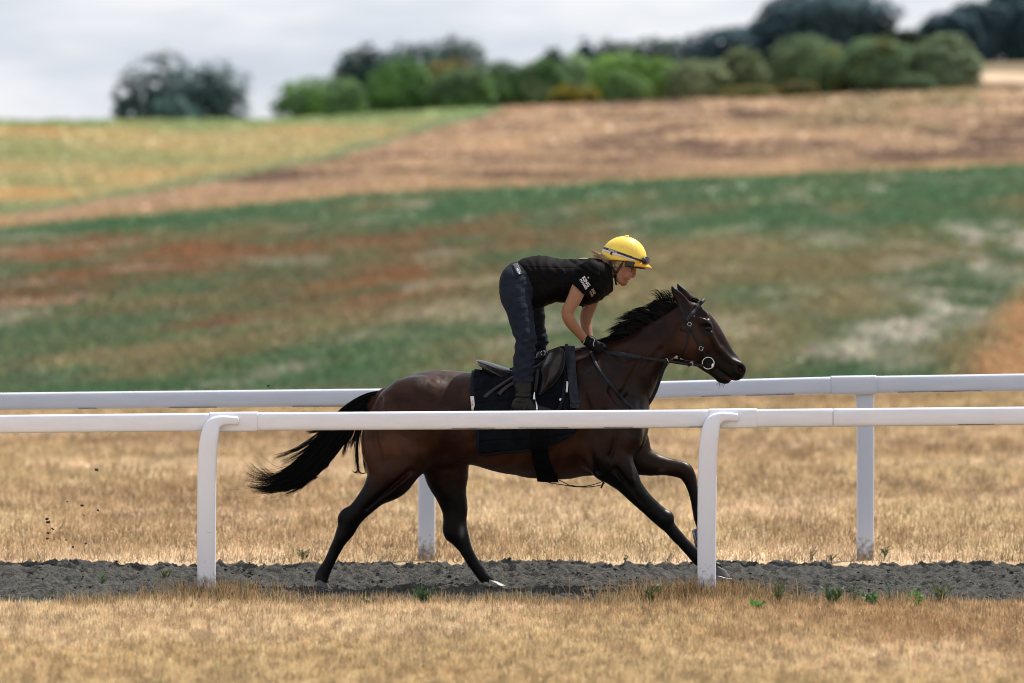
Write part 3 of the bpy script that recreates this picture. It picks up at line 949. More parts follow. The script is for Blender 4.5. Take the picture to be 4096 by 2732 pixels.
TREES = [
 # name label x0 x1 top base D colour category group leaves lobes sparse
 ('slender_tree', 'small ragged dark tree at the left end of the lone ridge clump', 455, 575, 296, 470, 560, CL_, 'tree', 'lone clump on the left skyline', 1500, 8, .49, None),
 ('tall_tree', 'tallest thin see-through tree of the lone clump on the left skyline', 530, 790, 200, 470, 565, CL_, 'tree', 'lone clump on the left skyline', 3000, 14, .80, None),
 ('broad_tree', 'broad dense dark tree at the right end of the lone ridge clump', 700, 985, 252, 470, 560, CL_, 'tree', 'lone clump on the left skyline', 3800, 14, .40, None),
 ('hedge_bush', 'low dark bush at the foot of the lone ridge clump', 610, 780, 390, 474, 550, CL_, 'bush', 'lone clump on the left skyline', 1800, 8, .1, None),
 ('hedge_bush', 'thin straggly bush at the left end of the long tree line', 1085, 1270, 345, 470, 500, MD, 'bush', 'bushes along the field edge', 1100, 8, .6, None),
 ('hedge_bush', 'bright-topped rounded green bush near the left end of the tree line', 1140, 1455, 316, 470, 492, MD, 'bush', 'bushes along the field edge', 3200, 10, 0, LG),
 ('woodland_tree', 'dark conical tree rising behind the leftmost bushes of the tree line', 1366, 1575, 214, 455, 560, DK, 'tree', 'dark trees behind the bushes', 3000, 10, 0, None),
 ('woodland_tree', 'dark flat-topped tree left of centre on the skyline', 1540, 1770, 184, 440, 620, DK, 'tree', 'dark trees behind the bushes', 2800, 10, 0, None),
 ('woodland_tree', 'dark round-headed tree on the highest skyline hump left of centre', 1700, 1925, 168, 440, 625, DK, 'tree', 'dark trees behind the bushes', 2800, 10, 0, None),
 ('hedge_bush', 'tall mid-green bush below the conical dark tree', 1480, 1730, 250, 452, 498, MD, 'bush', 'bushes along the field edge', 3200, 10, 0, LG),
 ('hedge_bush', 'rust-tipped hedge showing between green bushes left of centre', 1640, 1930, 240, 440, 530, (.15, .14, .07), 'bush', 'bushes along the field edge', 3000, 12, 0, (.16, .11, .04)),
 ('hedge_bush', 'wide dark-sided green bush left of picture centre', 1715, 1980, 285, 438, 495, MD, 'bush', 'bushes along the field edge', 3200, 10, 0, LG),
 ('hedge_bush', 'green bush at picture centre with a pale crown', 1900, 2120, 250, 432, 500, MD, 'bush', 'bushes along the field edge', 3000, 10, 0, LG),
 ('hedge_bush', 'round shadowy bush just right of picture centre', 2060, 2275, 246, 428, 494, MD, 'bush', 'bushes along the field edge', 3000, 10, 0, PL),
 ('woodland_tree', 'small dark pointed tree peeping over bushes at picture centre', 2155, 2255, 210, 420, 580, DK, 'tree', 'dark trees behind the bushes', 1500, 7, 0, None),
 ('hedge_bush', 'pale grey-green bush above the yellow shrub', 2210, 2370, 225, 410, 515, PL, 'bush', 'bushes along the field edge', 2600, 9, 0, None),
 ('flowering_shrub', 'low yellow-flowered shrub at the field edge right of centre', 2205, 2385, 346, 422, 484, (.10, .11, .035), 'shrub', None, 1700, 9, 0, (.30, .24, .03)),
 ('hedge_bush', 'bright green bush right of the yellow shrub', 2360, 2545, 216, 412, 505, LG, 'bush', 'bushes along the field edge', 2800, 9, 0, (.12, .19, .05)),
 ('hedge_bush', 'short bright green conical bush in front of the hedge', 2430, 2590, 285, 412, 488, LG, 'bush', 'bushes along the field edge', 2200, 8, 0, None),
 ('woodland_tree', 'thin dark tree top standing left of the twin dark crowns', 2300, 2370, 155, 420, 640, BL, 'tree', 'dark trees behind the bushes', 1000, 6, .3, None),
 ('woodland_tree', 'left one of the twin dark crowns on the skyline', 2365, 2560, 165, 420, 635, DK, 'tree', 'dark trees behind the bushes', 2600, 10, 0, None),
 ('woodland_tree', 'right one of the twin dark crowns on the skyline', 2550, 2765, 163, 420, 630, DK, 'tree', 'dark trees behind the bushes', 2800, 10, 0, None),
 ('hedge_bush', 'lime-topped green bush below the right twin crown', 2535, 2720, 238, 408, 505, LG, 'bush', 'bushes along the field edge', 2800, 9, 0, (.15, .20, .05)),
 ('hedge_bush', 'wide pale olive bush left of the round grey bush', 2655, 2930, 250, 406, 495, PL, 'bush', 'bushes along the field edge', 3200, 10, 0, MD),
 ('hedge_bush', 'round grey-green bush with a rusty rim below the big tree', 2862, 3066, 208, 398, 498, (.13, .17, .10), 'bush', 'bushes along the field edge', 3000, 9, 0, (.12, .10, .05)),
 ('hedge_bush', 'large pale-topped bush right below the big dark tree', 3065, 3400, 163, 396, 510, (.12, .19, .10), 'bush', 'bushes along the field edge', 3800, 11, 0, PL),
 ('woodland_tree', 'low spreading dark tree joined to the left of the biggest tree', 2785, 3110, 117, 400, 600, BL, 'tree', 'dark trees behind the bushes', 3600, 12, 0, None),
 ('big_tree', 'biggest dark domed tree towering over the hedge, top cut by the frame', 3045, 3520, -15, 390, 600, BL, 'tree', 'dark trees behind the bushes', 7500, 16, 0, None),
 ('hedge_bush', 'yellowish bush between two big rounded bushes on the right', 3220, 3445, 203, 392, 492, PL, 'bush', 'bushes along the field edge', 2800, 9, 0, (.20, .18, .05)),
 ('hedge_bush', 'tall rounded green bush second from the right of the hedge', 3350, 3645, 163, 386, 490, (.13, .20, .10), 'bush', 'bushes along the field edge', 3800, 10, 0, (.13, .15, .05)),
 ('woodland_tree', 'dark slim tree rising between the two rightmost round bushes', 3525, 3670, 128, 386, 545, (.05, .075, .05), 'tree', 'dark trees behind the bushes', 2200, 8, 0, None),
 ('hedge_bush', 'big round grey-green bush at the right end of the hedge', 3640, 3918, 155, 380, 490, (.13, .19, .12), 'bush', 'bushes along the field edge', 4200, 10, 0, (.20, .28, .15)),
 ('low_scrub', 'low yellow-green scrub under the round grey bush', 2900, 3120, 352, 402, 483, (.12, .14, .05), 'scrub', None, 1200, 8, 0, (.2, .17, .06)),
 ('low_scrub', 'low yellowish scrub below the large pale-topped bush', 3110, 3260, 330, 396, 483, (.12, .12, .05), 'scrub', None, 1000, 8, 0, (.22, .16, .05)),
 ('low_scrub', 'small dull green scrub filling the gap between the two rightmost round bushes', 3560, 3740, 300, 386, 484, (.10, .15, .08), 'scrub', None, 1200, 8, 0, None),
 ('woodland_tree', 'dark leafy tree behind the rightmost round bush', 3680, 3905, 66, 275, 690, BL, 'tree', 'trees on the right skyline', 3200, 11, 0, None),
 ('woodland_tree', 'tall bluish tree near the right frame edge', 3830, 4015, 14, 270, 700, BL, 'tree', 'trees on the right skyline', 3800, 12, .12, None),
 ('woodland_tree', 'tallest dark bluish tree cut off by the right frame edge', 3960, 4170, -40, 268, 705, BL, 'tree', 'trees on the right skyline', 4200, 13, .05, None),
]
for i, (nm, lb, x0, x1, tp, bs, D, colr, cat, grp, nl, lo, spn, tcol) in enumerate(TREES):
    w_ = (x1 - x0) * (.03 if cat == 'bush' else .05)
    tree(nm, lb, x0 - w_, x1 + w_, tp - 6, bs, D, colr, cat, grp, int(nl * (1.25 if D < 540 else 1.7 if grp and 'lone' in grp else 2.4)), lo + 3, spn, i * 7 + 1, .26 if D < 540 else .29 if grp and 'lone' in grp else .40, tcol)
# ------------------------------------------------------------------ the horse
HF = Field((-1.22, -.46, -.08), (1.46, .46, 1.82), 0.0072)
def pair(nodes, **kw):
    HF.chain(nodes, **kw)
    HF.chain([(a, b, c, d, -e) for a, b, c, d, e in nodes], **kw)
def pair_ell(px, py, y, *a, **kw):
    HF.ell(px, py, y, *a, **kw); HF.ell(px, py, -y, *a, **kw)
# trunk
HF.chain([(1572, 1692, 112, .19, 0), (1640, 1668, 150, .25, 0), (1730, 1672, 192, .285, 0), (1830, 1672, 186, .285, 0), (1940, 1682, 186, .285, 0), (2060, 1697, 204, .295, 0),
          (2180, 1692, 222, .29, 0), (2280, 1672, 238, .27, 0), (2370, 1664, 225, .245, 0), (2452, 1668, 124, .20, 0)], k=.03)
HF.chain([(2090, 1530, 42, .07, 0), (2180, 1492, 50, .065, 0), (2260, 1455, 50, .06, 0), (2340, 1440, 48, .055, 0), (2430, 1430, 60, .06, 0)], k=.06)
# neck
HF.chain([(2405, 1560, 165, .20, 0), (2480, 1500, 146, .165, 0), (2552, 1438, 114, .135, 0), (2598, 1396, 99, .118, 0), (2640, 1358, 93, .106, 0), (2684, 1328, 88, .095, 0), (2720, 1300, 80, .085, 0)], k=.05)
# shoulders, breast, quarters
pair([(2330, 1500, 60, .05, -.12), (2390, 1590, 95, .07, -.17), (2460, 1690, 100, .085, -.165), (2495, 1740, 78, .085, -.15)], k=.04)
pair_ell(2420, 1770, -.17, 95, 120, .085, 20, k=.05)
pair_ell(2530, 1690, -.085, 48, 80, .075, 10, k=.03)
HF.ell(2545, 1745, 0, 34, 60, .05, 0, k=.04)
pair_ell(1650, 1640, -.16, 150, 130, .14, -20, k=.05)
pair_ell(1545, 1760, -.13, 92, 130, .11, 5, k=.05)
pair_ell(1735, 1560, -.13, 60, 40, .09, 0, k=.06)
pair_ell(1900, 1720, -.285, 70, 60, .035, -30, k=.08, op='sub')        # hollow of the flank
# near hind leg
HF.chain([(1640, 1720, 160, .125, -.14), (1585, 1830, 118, .11, -.155), (1565, 1900, 92, .095, -.155), (1508, 1964, 57, .075, -.15), (1446, 2030, 42, .055, -.14), (1404, 2074, 42, .046, -.135),
          (1388, 2112, 38, .042, -.13), (1361, 2160, 27, .033, -.13), (1338, 2206, 23.5, .028, -.125), (1316, 2252, 23, .027, -.125), (1292, 2296, 28, .034, -.12), (1288, 2318, 26, .036, -.12)], k=.035, sub=5)
HF.ell(1600, 1880, -.20, 75, 50, .06, -40, k=.05)
HF.ell(1378, 2056, -.135, 12, 22, .020, 35, k=.04)
HF.chain([(1452, 2000, 14, .02, -.12), (1404, 2046, 11, .015, -.13)], k=.02)
# far hind leg
HF.chain([(1740, 1760, 140, .12, .14), (1778, 1850, 98, .11, .15), (1785, 1905, 88, .095, .15), (1801, 1971, 65, .075, .145), (1817, 2036, 53, .055, .14), (1820, 2098, 46, .046, .135),
          (1829, 2140, 44, .042, .13), (1854, 2186, 30, .033, .13), (1872, 2220, 25, .028, .125), (1890, 2252, 24, .027, .125), (1928, 2304, 24, .03, .12), (1952, 2330, 25, .034, .12)], k=.035, sub=5)
HF.ell(1790, 2128, .135, 16, 34, .022, -10, k=.03)
# near fore leg
HF.chain([(2420, 1760, 110, .095, -.155), (2442, 1838, 88, .085, -.155), (2492, 1904, 60, .068, -.15), (2523, 1948, 45, .055, -.145), (2577, 2005, 38, .044, -.14), (2628, 2052, 36, .042, -.135), (2654, 2076, 36, .043, -.135),
          (2673, 2103, 27, .036, -.13), (2712, 2148, 24, .03, -.13), (2750, 2188, 24, .028, -.125), (2796, 2234, 28, .034, -.12), (2830, 2256, 24, .03, -.12), (2862, 2268, 26, .036, -.12)], k=.03, sub=5)
HF.ell(2408, 1882, -.15, 34, 30, .05, 40, k=.03)
HF.ell(2478, 1860, -.215, 40, 80, .03, -30, k=.03)
HF.chain([(2462, 1872, 10, .012, -.236), (2530, 1960, 8, .01, -.203), (2590, 2030, 6, .008, -.19)], k=.02, op='sub')
HF.ell(2666, 2070, -.135, 15, 24, .03, 45, k=.035)
# far fore leg
HF.chain([(2500, 1760, 95, .085, .14), (2548, 1834, 66, .07, .145), (2600, 1856, 51, .058, .145), (2670, 1868, 37, .046, .14), (2722, 1880, 36, .044, .14), (2746, 1892, 34, .043, .135),
          (2764, 1926, 27, .036, .135), (2779, 1980, 20, .028, .13), (2790, 2034, 20, .027, .13), (2802, 2074, 24, .033, .125), (2806, 2104, 19, .028, .125), (2812, 2130, 20, .034, .125)], k=.03, sub=5)
# belly and muscle relief on the near side
pair_ell(2320, 1800, -.27, 60, 120, .02, 35, k=.05, op='sub')          # line behind the elbow
pair_ell(1700, 1800, -.285, 24, 110, .02, -35, k=.05, op='sub')
# muscle lines
HF.chain([(1640, 1880, 10, 0.0290, -.262), (1560, 1950, 9, 0.0261, -.235), (1470, 2030, 6, 0.0174, -.195)], k=.02, op='sub')      # gaskin groove
HF.chain([(1520, 1600, 12, 0.0290, -.20), (1500, 1720, 14, 0.0362, -.235), (1530, 1850, 12, 0.0290, -.262)], k=.03, op='sub')         # groove of the buttock
HF.chain([(1690, 1700, 14, 0.0290, -.300), (1700, 1800, 14, 0.0290, -.292), (1668, 1880, 10, 0.0290, -.262)], k=.04, op='sub')         # front of the thigh
HF.chain([(1760, 1870, 16, 0.0435, -.255), (1830, 1810, 18, 0.0435, -.275), (1900, 1760, 14, 0.0362, -.298)], k=.04, op='sub')        # flank fold
HF.chain([(2330, 1560, 12, 0.0232, -.262), (2360, 1680, 13, 0.0290, -.272), (2350, 1780, 12, 0.0290, -.262), (2390, 1880, 10, 0.0290, -.215)], k=.03, op='sub')   # behind the shoulder
HF.chain([(2440, 1560, 10, 0.0145, -.222), (2500, 1640, 12, 0.0174, -.240), (2520, 1720, 10, 0.0174, -.236)], k=.04, op='sub')      # front of the shoulder
HF.chain([(2420, 1650, 9, 0.0203, -.262), (2460, 1740, 9, 0.0203, -.262), (2440, 1820, 8, 0.0203, -.252)], k=.025, op='sub')        # between shoulder and arm
HF.chain([(2560, 1440, 10, 0.0203, -.142), (2510, 1540, 12, 0.0232, -.178), (2480, 1580, 10, 0.0203, -.198)], k=.03, op='sub')      # jugular groove
HF.chain([(2640, 1400, 8, 0.0174, -.118), (2580, 1480, 10, 0.0203, -.148)], k=.025, op='sub')
HF.chain([(2500, 1420, 14, 0.0232, -.146), (2580, 1370, 12, 0.0203, -.122), (2650, 1318, 10, 0.0174, -.104)], k=.04, op='sub')      # under the crest
# head
HF.chain([(2752, 1272, 68, .080, 0), (2774, 1316, 90, .090, 0), (2802, 1352, 90, .083, 0), (2838, 1394, 79, .064, 0), (2882, 1434, 60, .052, 0), (2916, 1463, 50, .047, 0), (2941, 1481, 43, .050, 0)], k=.018)
pair_ell(2760, 1366, -.055, 74, 78, .045, 0, k=.03)                  # jowl
HF.ell(2812, 1440, 0, 60, 32, .045, 32, k=.03)
HF.chain([(2836, 1458, 34, .04, 0), (2868, 1490, 25, .034, 0), (2886, 1507, 25, .036, 0), (2902, 1512, 24, .036, 0)], k=.010)
pair([(2862, 1474, 3.0, .016, -.048), (2894, 1492, 4.0, .020, -.044), (2930, 1524, 7, .028, -.034)], k=.006, op='sub')   # mouth
pair_ell(2815, 1288, -.083, 40, 18, .024, 42, k=.025)                # brow
pair_ell(2829, 1312, -.094, 22, 15, .016, 30, k=.008, op='sub')      # eye socket
pair([(2842, 1336, 10, .014, -.084), (2858, 1366, 9, .012, -.078), (2874, 1396, 8, .010, -.066)], k=.022)      # facial crest
pair_ell(2800, 1250, -.062, 30, 22, .03, 45, k=.03, op='sub')        # hollow above the eye
pair_ell(2952, 1470, -.036, 34, 26, .026, 40, k=.02)                 # nostril wing
pair_ell(2961, 1477, -.060, 18, 10.5, .030, 62, k=.008, op='sub')    # nostril
pair([(2880, 1400, 8, .012, -.052), (2930, 1448, 8, .012, -.045)], k=.025)
pair([(2718, 1300, 9, .014, -.094), (2700, 1345, 12, .018, -.106), (2698, 1385, 13, .020, -.108), (2712, 1424, 13, .020, -.098)], k=.022, op='sub')   # groove behind the jaw
# ears
HF.chain([(2738, 1222, 26, .024, -.042), (2716, 1190, 20, .021, -.05), (2698, 1166, 12, .014, -.054), (2686, 1146, 3, .005, -.054)], k=.016)
HF.chain([(2764, 1214, 26, .024, .042), (2740, 1178, 20, .021, .05), (2722, 1154, 12, .014, .054), (2711, 1134, 3, .005, .054)], k=.016)
HF.chain([(2734, 1206, 9, .016, -.068), (2712, 1178, 7, .012, -.070)], k=.006, op='sub')
HF.chain([(2758, 1196, 9, .016, .068), (2736, 1166, 7, .012, .070)], k=.006, op='sub')
# dock of the tail
HF.chain([(1580, 1590, 34, .04, 0), (1536, 1580, 26, .034, 0), (1490, 1606, 20, .028, 0), (1450, 1640, 16, .022, 0)], k=.03)

HV, HQ = HF.skin()
HV = relax(HV, HQ, 2, .45)
hn = vnormals(HV, HQ)
_hx, _hy = px_of(HV)
_w = smooth(2080, 1900, _hy) * smooth(2760, 2640, _hx)
HV = HV + hn * (_w * (.011 * (noise3(HV[:, 0] * 6.5, HV[:, 1] * 6.5, HV[:, 2] * 5.0, 91) - .5) + .006 * (noise3(HV[:, 0] * 15 + HV[:, 2] * 6, HV[:, 1] * 15, HV[:, 2] * 11, 92) - .5))
              + .0022 * (noise3(HV[:, 0] * 38, HV[:, 1] * 38, HV[:, 2] * 26, 93) - .5))[:, None]
hpx, hpy = px_of(HV)
COAT = np.array([.034, .0120, .0066])
c = np.tile(COAT, (len(HV), 1))
nz = noise3(HV[:, 0] * 3, HV[:, 1] * 3, HV[:, 2] * 3, 5)
c = mixc(c, (.070, .027, .0135), smooth(.4, .7, nz) * .6)
c = mixc(c, (.150, .054, .024), np.exp(-(((hpx - 1560) / 110) ** 2 + ((hpy - 1780) / 130) ** 2)) * .6)       # redder quarters
c = mixc(c, (.135, .050, .023), np.exp(-(((hpx - 2010) / 250) ** 2 + ((hpy - 1815) / 75) ** 2)) * .55)      # redder barrel
c = mixc(c, (.125, .046, .022), np.exp(-(((hpx - 2760) / 60) ** 2 + ((hpy - 1370) / 70) ** 2)) * .7)       # cheek
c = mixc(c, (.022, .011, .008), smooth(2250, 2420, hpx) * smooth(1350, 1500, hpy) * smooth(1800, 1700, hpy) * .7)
dap = fbm2(HV[:, 0] * 11 + HV[:, 1] * 5, HV[:, 2] * 11, 3, 55)
c = c * (.72 + .56 * smooth(.32, .68, dap))[:, None]
c = mixc(c, (.115, .062, .036), smooth(.60, .80, fbm2(HV[:, 0] * 5, HV[:, 2] * 9, 4, 57)) * .28)
BLK = (.0050, .0045, .0050)
c = mixc(c, BLK, smooth(1850, 2010, hpy + 40 * (nz - .5)) * (hpx < 2200) * .97)
c = mixc(c, BLK, smooth(1770, 1900, hpy - (hpx - 2450) * .25) * (hpx > 2370) * .95)
c = mixc(c, (.045, .040, .036), smooth(.60, .78, fbm2(HV[:, 0] * 14, HV[:, 2] * 14, 3, 59)) * smooth(2080, 2250, hpy) * .45)      # dried sand on the lower legs
c = mixc(c, (.010, .0085, .0085), (1 - smooth(55, 125, np.hypot(hpx - 2935, hpy - 1492))) * .9)
c = mixc(c, BLK, (1 - smooth(26, 44, np.hypot(hpx - 2829, hpy - 1312))) * .7)
c = mixc(c, BLK, (1 - smooth(1150, 1195, hpy)))
nost = (1 - smooth(9, 15, np.hypot(hpx - 2958, hpy - 1475))) * (np.abs(HV[:, 1]) < .046)
c = mixc(c, (.07, .012, .014), nost * .8)
lip = np.exp(-((np.abs((hpx - 2905) * .53 - (hpy - 1508) * .85) / 5) ** 2)) * smooth(2895, 2912, hpx) * smooth(1540, 1530, hpy) * (hpx < 2936) * (hpy > 1500)
c = mixc(c, (.26, .11, .10), lip * .7)
c = mixc(c, (.25, .24, .23), np.exp(-((hpx - 1848) ** 2 / 90 + (hpy - 2128) ** 2 / 500)) * (HV[:, 1] < .12) * .8)      # white scar on the far hock
c = mixc(c, (.14, .12, .11), np.exp(-((hpx - 2650) ** 2 / 200 + (hpy - 1884) ** 2 / 60)) * .8)                       # chestnut on the far forearm
c = mixc(c, (.30, .28, .28), smooth(2326, 2340, hpy) * (hpx > 1900) * (hpx < 2060) * .8)

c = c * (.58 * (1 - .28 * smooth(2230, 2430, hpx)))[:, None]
m_coat, t, b = new_mat('horse_coat')
at = t.nodes.new('ShaderNodeAttribute'); at.attribute_name = 'tint'
t.links.new(at.outputs['Color'], b.inputs['Base Color'])
b.inputs['Roughness'].default_value = .40
b.inputs['Specular IOR Level'].default_value = .13
co = t.nodes.new('ShaderNodeTexCoord'); mpn = t.nodes.new('ShaderNodeMapping'); mpn.inputs['Scale'].default_value = (60, 60, 190)
n2 = t.nodes.new('ShaderNodeTexNoise'); n2.inputs['Scale'].default_value = 1.6; n2.inputs['Detail'].default_value = 4
n3 = t.nodes.new('ShaderNodeTexNoise'); n3.inputs['Scale'].default_value = 9; n3.inputs['Detail'].default_value = 3
ad = t.nodes.new('ShaderNodeMath'); ad.operation = 'MULTIPLY_ADD'; ad.inputs[1].default_value = 6.0
bp = t.nodes.new('ShaderNodeBump'); bp.inputs['Distance'].default_value = .0008
t.links.new(co.outputs['Object'], mpn.inputs['Vector']); t.links.new(mpn.outputs['Vector'], n2.inputs['Vector'])
mrg = t.nodes.new('ShaderNodeMapRange'); mrg.inputs['From Min'].default_value = .3; mrg.inputs['From Max'].default_value = .7; mrg.inputs['To Min'].default_value = .28; mrg.inputs['To Max'].default_value = .52
t.links.new(n3.outputs['Fac'], mrg.inputs['Value']); t.links.new(mrg.outputs['Result'], b.inputs['Roughness'])
t.links.new(co.outputs['Object'], n3.inputs['Vector'])
t.links.new(n3.outputs['Fac'], ad.inputs[0]); t.links.new(n2.outputs['Fac'], ad.inputs[2])
t.links.new(ad.outputs['Value'], bp.inputs['Height']); t.links.new(bp.outputs['Normal'], b.inputs['Normal'])

horse = empty('horse', (0.35, 0, 0), 'dark bay racehorse with black mane and tail galloping right along the track', 'horse')
mesh_obj('body', HV, HQ, m_coat, horse, True, np.clip(c, .003, .5))

m_eye = mat('horse_eye', (.005, .003, .0025), rough=.12, var=.2, spec=.25)
for sd in (-1, 1):
    x, _, z = W(2829, 1312)
    v, f = blob((x, sd * .071, z), (.025, .020, .019), 10)
    mesh_obj('eye', v, f, m_eye, horse)

m_hoof = mat('hoof_horn', (.065, .06, .06), rough=.35, var=.35, scale=30, stretch=(1, 1, 4), spec=.5)
m_hoof_pale = mat('pale_hoof_horn', (.22, .20, .185), rough=.45, var=.3, scale=30)
m_shoe = mat('steel_shoe', (.30, .30, .31), rough=.5, var=.3, metal=1.0)
def hoof(px, py, y, ang, length, height, material):
    """a hoof: sloping toe wall, wider at the ground; (px,py) is the middle of the coronet, ang turns the toe down"""
    cx, _, cz = W(px, py)
    n = 20; rows = 6
    V = []
    for r_ in range(rows):
        q = r_ / (rows - 1)
        for k in range(n):
            a = 2 * math.pi * k / n
            rx = (.036 + .014 * q); ry = (.036 + .016 * q)
            ca = math.cos(a)
            x = ca * rx * (1.15 if ca > 0 else .85) + q * length * (.55 if ca > 0 else .22)
            zz = -q * height * (1.0 if ca > 0 else .92) + (.012 * ca * -1) * (1 - q)
            V.append((x, math.sin(a) * ry, zz))
    V = np.array(V)
    a = math.radians(ang); R = np.array([[math.cos(a), 0, math.sin(a)], [0, 1, 0], [-math.sin(a), 0, math.cos(a)]])
    def place(Q): return Q @ R.T + [cx, y, cz]
    i = np.arange(rows - 1)[:, None] * n; j = np.arange(n)[None]; k = (j + 1) % n
    Fq = np.stack([i + j, i + n + j, i + n + k, i + k], -1).reshape(-1, 4)
    top = np.array([[0, 0, .0]]); bot = V[-n:].mean(0, keepdims=True)
    Vv = np.vstack([V, top, bot]); c0, c1 = len(V), len(V) + 1
    jj = np.arange(n); kk = (jj + 1) % n
    tri = np.concatenate([np.stack([np.full(n, c0), jj, kk], 1), np.stack([np.full(n, c1), (rows - 1) * n + kk, (rows - 1) * n + jj], 1)])
    h = mesh_obj('hoof', place(Vv), [Fq, tri], material, horse)
    ring = place(V[-n:] * [1.0, 1.0, 1.0] + [0, 0, -.004])
    kk = [k for k in range(n + 1)]
    keep = [k % n for k in range(-8, 9)]
    v, f = sweep(ring[keep], .004, .007, 3, 8, side=tuple(R @ np.array([0, 0, 1.0])) if False else None)
    mesh_obj('horseshoe', v, f, m_shoe, h)
    return h
hoof(1288, 2318, -.12, 12, .035, .042, m_hoof)
hoof(1968, 2326, .12, 0, .05, .034, m_hoof_pale)
hoof(2872, 2262, -.12, 10, .05, .056, m_hoof)
hoof(2812, 2134, .125, 75, .045, .05, m_hoof)

# hair -------------------------------------------------------------
m_hair = mat('black_hair', (.0035, .0035, .004), rough=.45, var=.5, scale=60, spec=.07)
def strands(P, w0, seed=0, tip=.15, roots=1.0):
    """P (n strands, m points, 3): flat tapering strips"""
    r = np.random.default_rng(seed)
    n, m, _ = P.shape
    T = unit(np.gradient(P, axis=1))
    S = unit(np.cross(T, unit(r.normal(0, 1, (n, 1, 3)) + np.array([0, 1.6, 0]))))
    t = np.linspace(0, 1, m)
    wv = (roots + (1 - roots) * np.minimum(1, t * 4)) * (1 - (1 - tip) * t ** 2)
    w = np.broadcast_to(np.asarray(w0, float), (n,))[:, None, None] * wv[None, :, None]
    V = np.stack([P - S * w, P + S * w], 2).reshape(-1, 3)
    i = np.arange(n)[:, None] * (2 * m) + np.arange(m - 1)[None] * 2
    return V, [np.stack([i, i + 1, i + 3, i + 2], -1).reshape(-1, 4)]

crest = catmull(np.array([(2262, 1408), (2330, 1402), (2390, 1394), (2430, 1378), (2477, 1352), (2540, 1312), (2603, 1273), (2659, 1241), (2706, 1216)], float), 12)
crest = resample(crest, 4.0)
r = np.random.default_rng(21)
g = Geo()
def bez(p0, p1, p2, m=8):
    t = np.linspace(0, 1, m)[None, :, None]
    return p0[:, None] * (1 - t) ** 2 + 2 * p1[:, None] * t * (1 - t) + p2[:, None] * t ** 2
def to3(q, y):
    return np.stack([(q[..., 0] - 2048) / 680, y, CAM_H + (YH - q[..., 1]) / 680], -1)
n = 3400
s = r.random(n) * (len(crest) - 2)
lock = np.floor(s / 3.2 + r.normal(0, .25, n)).astype(int)
lk = {}
def L(i):
    if i not in lk:
        lk[i] = (r.uniform(.7, 1.3), r.uniform(-.18, .22), r.normal(0, 8))
    return lk[i]
lv = np.array([L(i) for i in lock])
i0 = s.astype(int); fr = (s - i0)[:, None]
root = crest[i0] * (1 - fr) + crest[i0 + 1] * fr
tang = unit(crest[np.minimum(i0 + 3, len(crest) - 1)] - crest[np.maximum(i0 - 3, 0)])
nor = np.stack([tang[:, 1], -tang[:, 0]], 1)                       # up and back, drawing axes
back = -tang
u = s / len(crest)
lift = np.interp(u, [0, .2, .42, .6, .78, 1.0], [5, 10, 22, 33, 46, 38]) * lv[:, 0] * r.uniform(.45, 1.1, n)
blow = np.interp(u, [0, .2, .42, .7, 1.0], [30, 60, 95, 92, 62]) * lv[:, 0] * r.uniform(.55, 1.1, n)
p0 = root + nor * r.uniform(-26, 2, n)[:, None] * np.interp(u, [0, .3, .8, 1], [.3, .8, 1, .6])[:, None]
p1 = root + nor * (lift * 1.0)[:, None] + back * (blow * .18)[:, None]
p2 = root + nor * (lift * (1.1 + lv[:, 1]))[:, None] + back * blow[:, None] + np.stack([lv[:, 2] * .4, lv[:, 2] * .6 + 4], 1)
side_y = np.where(p0[:, 1] > root[:, 1] + 2, -1, 1) * 0
depth = ((p0 - root) * nor).sum(1)
y0 = np.where(depth < -3, -.012 + depth * .0017, r.normal(0, .012, n))
y1 = y0 - .012 * (depth < -3) + r.normal(0, .010, n); y2 = y1 * .4 + r.normal(0, .02, n)
Q = bez(np.column_stack([p0, y0]), np.column_stack([p1, y1]), np.column_stack([p2, y2]), 9)
v, f = strands(to3(Q[..., :2], Q[..., 2]), r.uniform(.0016, .0042, n), 3, .12)
g.add(v, f)
# wispy locks standing up by the ears
n = 130
root = np.stack([r.uniform(2640, 2730, n), r.uniform(1205, 1235, n)], 1)
tip = np.stack([root[:, 0] - r.uniform(15, 62, n), r.uniform(1158, 1215, n)], 1)
midp = np.stack([(root[:, 0] * .6 + tip[:, 0] * .4), np.minimum(root[:, 1], tip[:, 1]) - r.uniform(0, 25, n)], 1)
yy = r.normal(0, .02, (3, n))
Q = bez(np.column_stack([root, yy[0]]), np.column_stack([midp, yy[1]]), np.column_stack([tip, yy[2]]), 8)
v, f = strands(to3(Q[..., :2], Q[..., 2]), r.uniform(.0012, .0026, n), 4, .2)
g.add(v, f)
g.build('mane', m_hair, horse)
# forelock lying back between the ears
g = Geo()
n = 120
root = np.stack([r.uniform(2745, 2775, n), r.uniform(1196, 1212, n)], 1)
tip = np.stack([r.uniform(2770, 2800, n), r.uniform(1196, 1216, n)], 1)
midp = (root + tip) / 2 + np.stack([r.normal(0, 3, n), -r.uniform(6, 16, n)], 1)
yy = r.normal(0.015, .018, (3, n))
Q = bez(np.column_stack([root, yy[0]]), np.column_stack([midp, yy[1]]), np.column_stack([tip, yy[2]]), 7)
v, f = strands(to3(Q[..., :2], Q[..., 2]), r.uniform(.0015, .003, n), 5, .2)
g.add(v, f)
g.build('forelock', m_hair, horse)
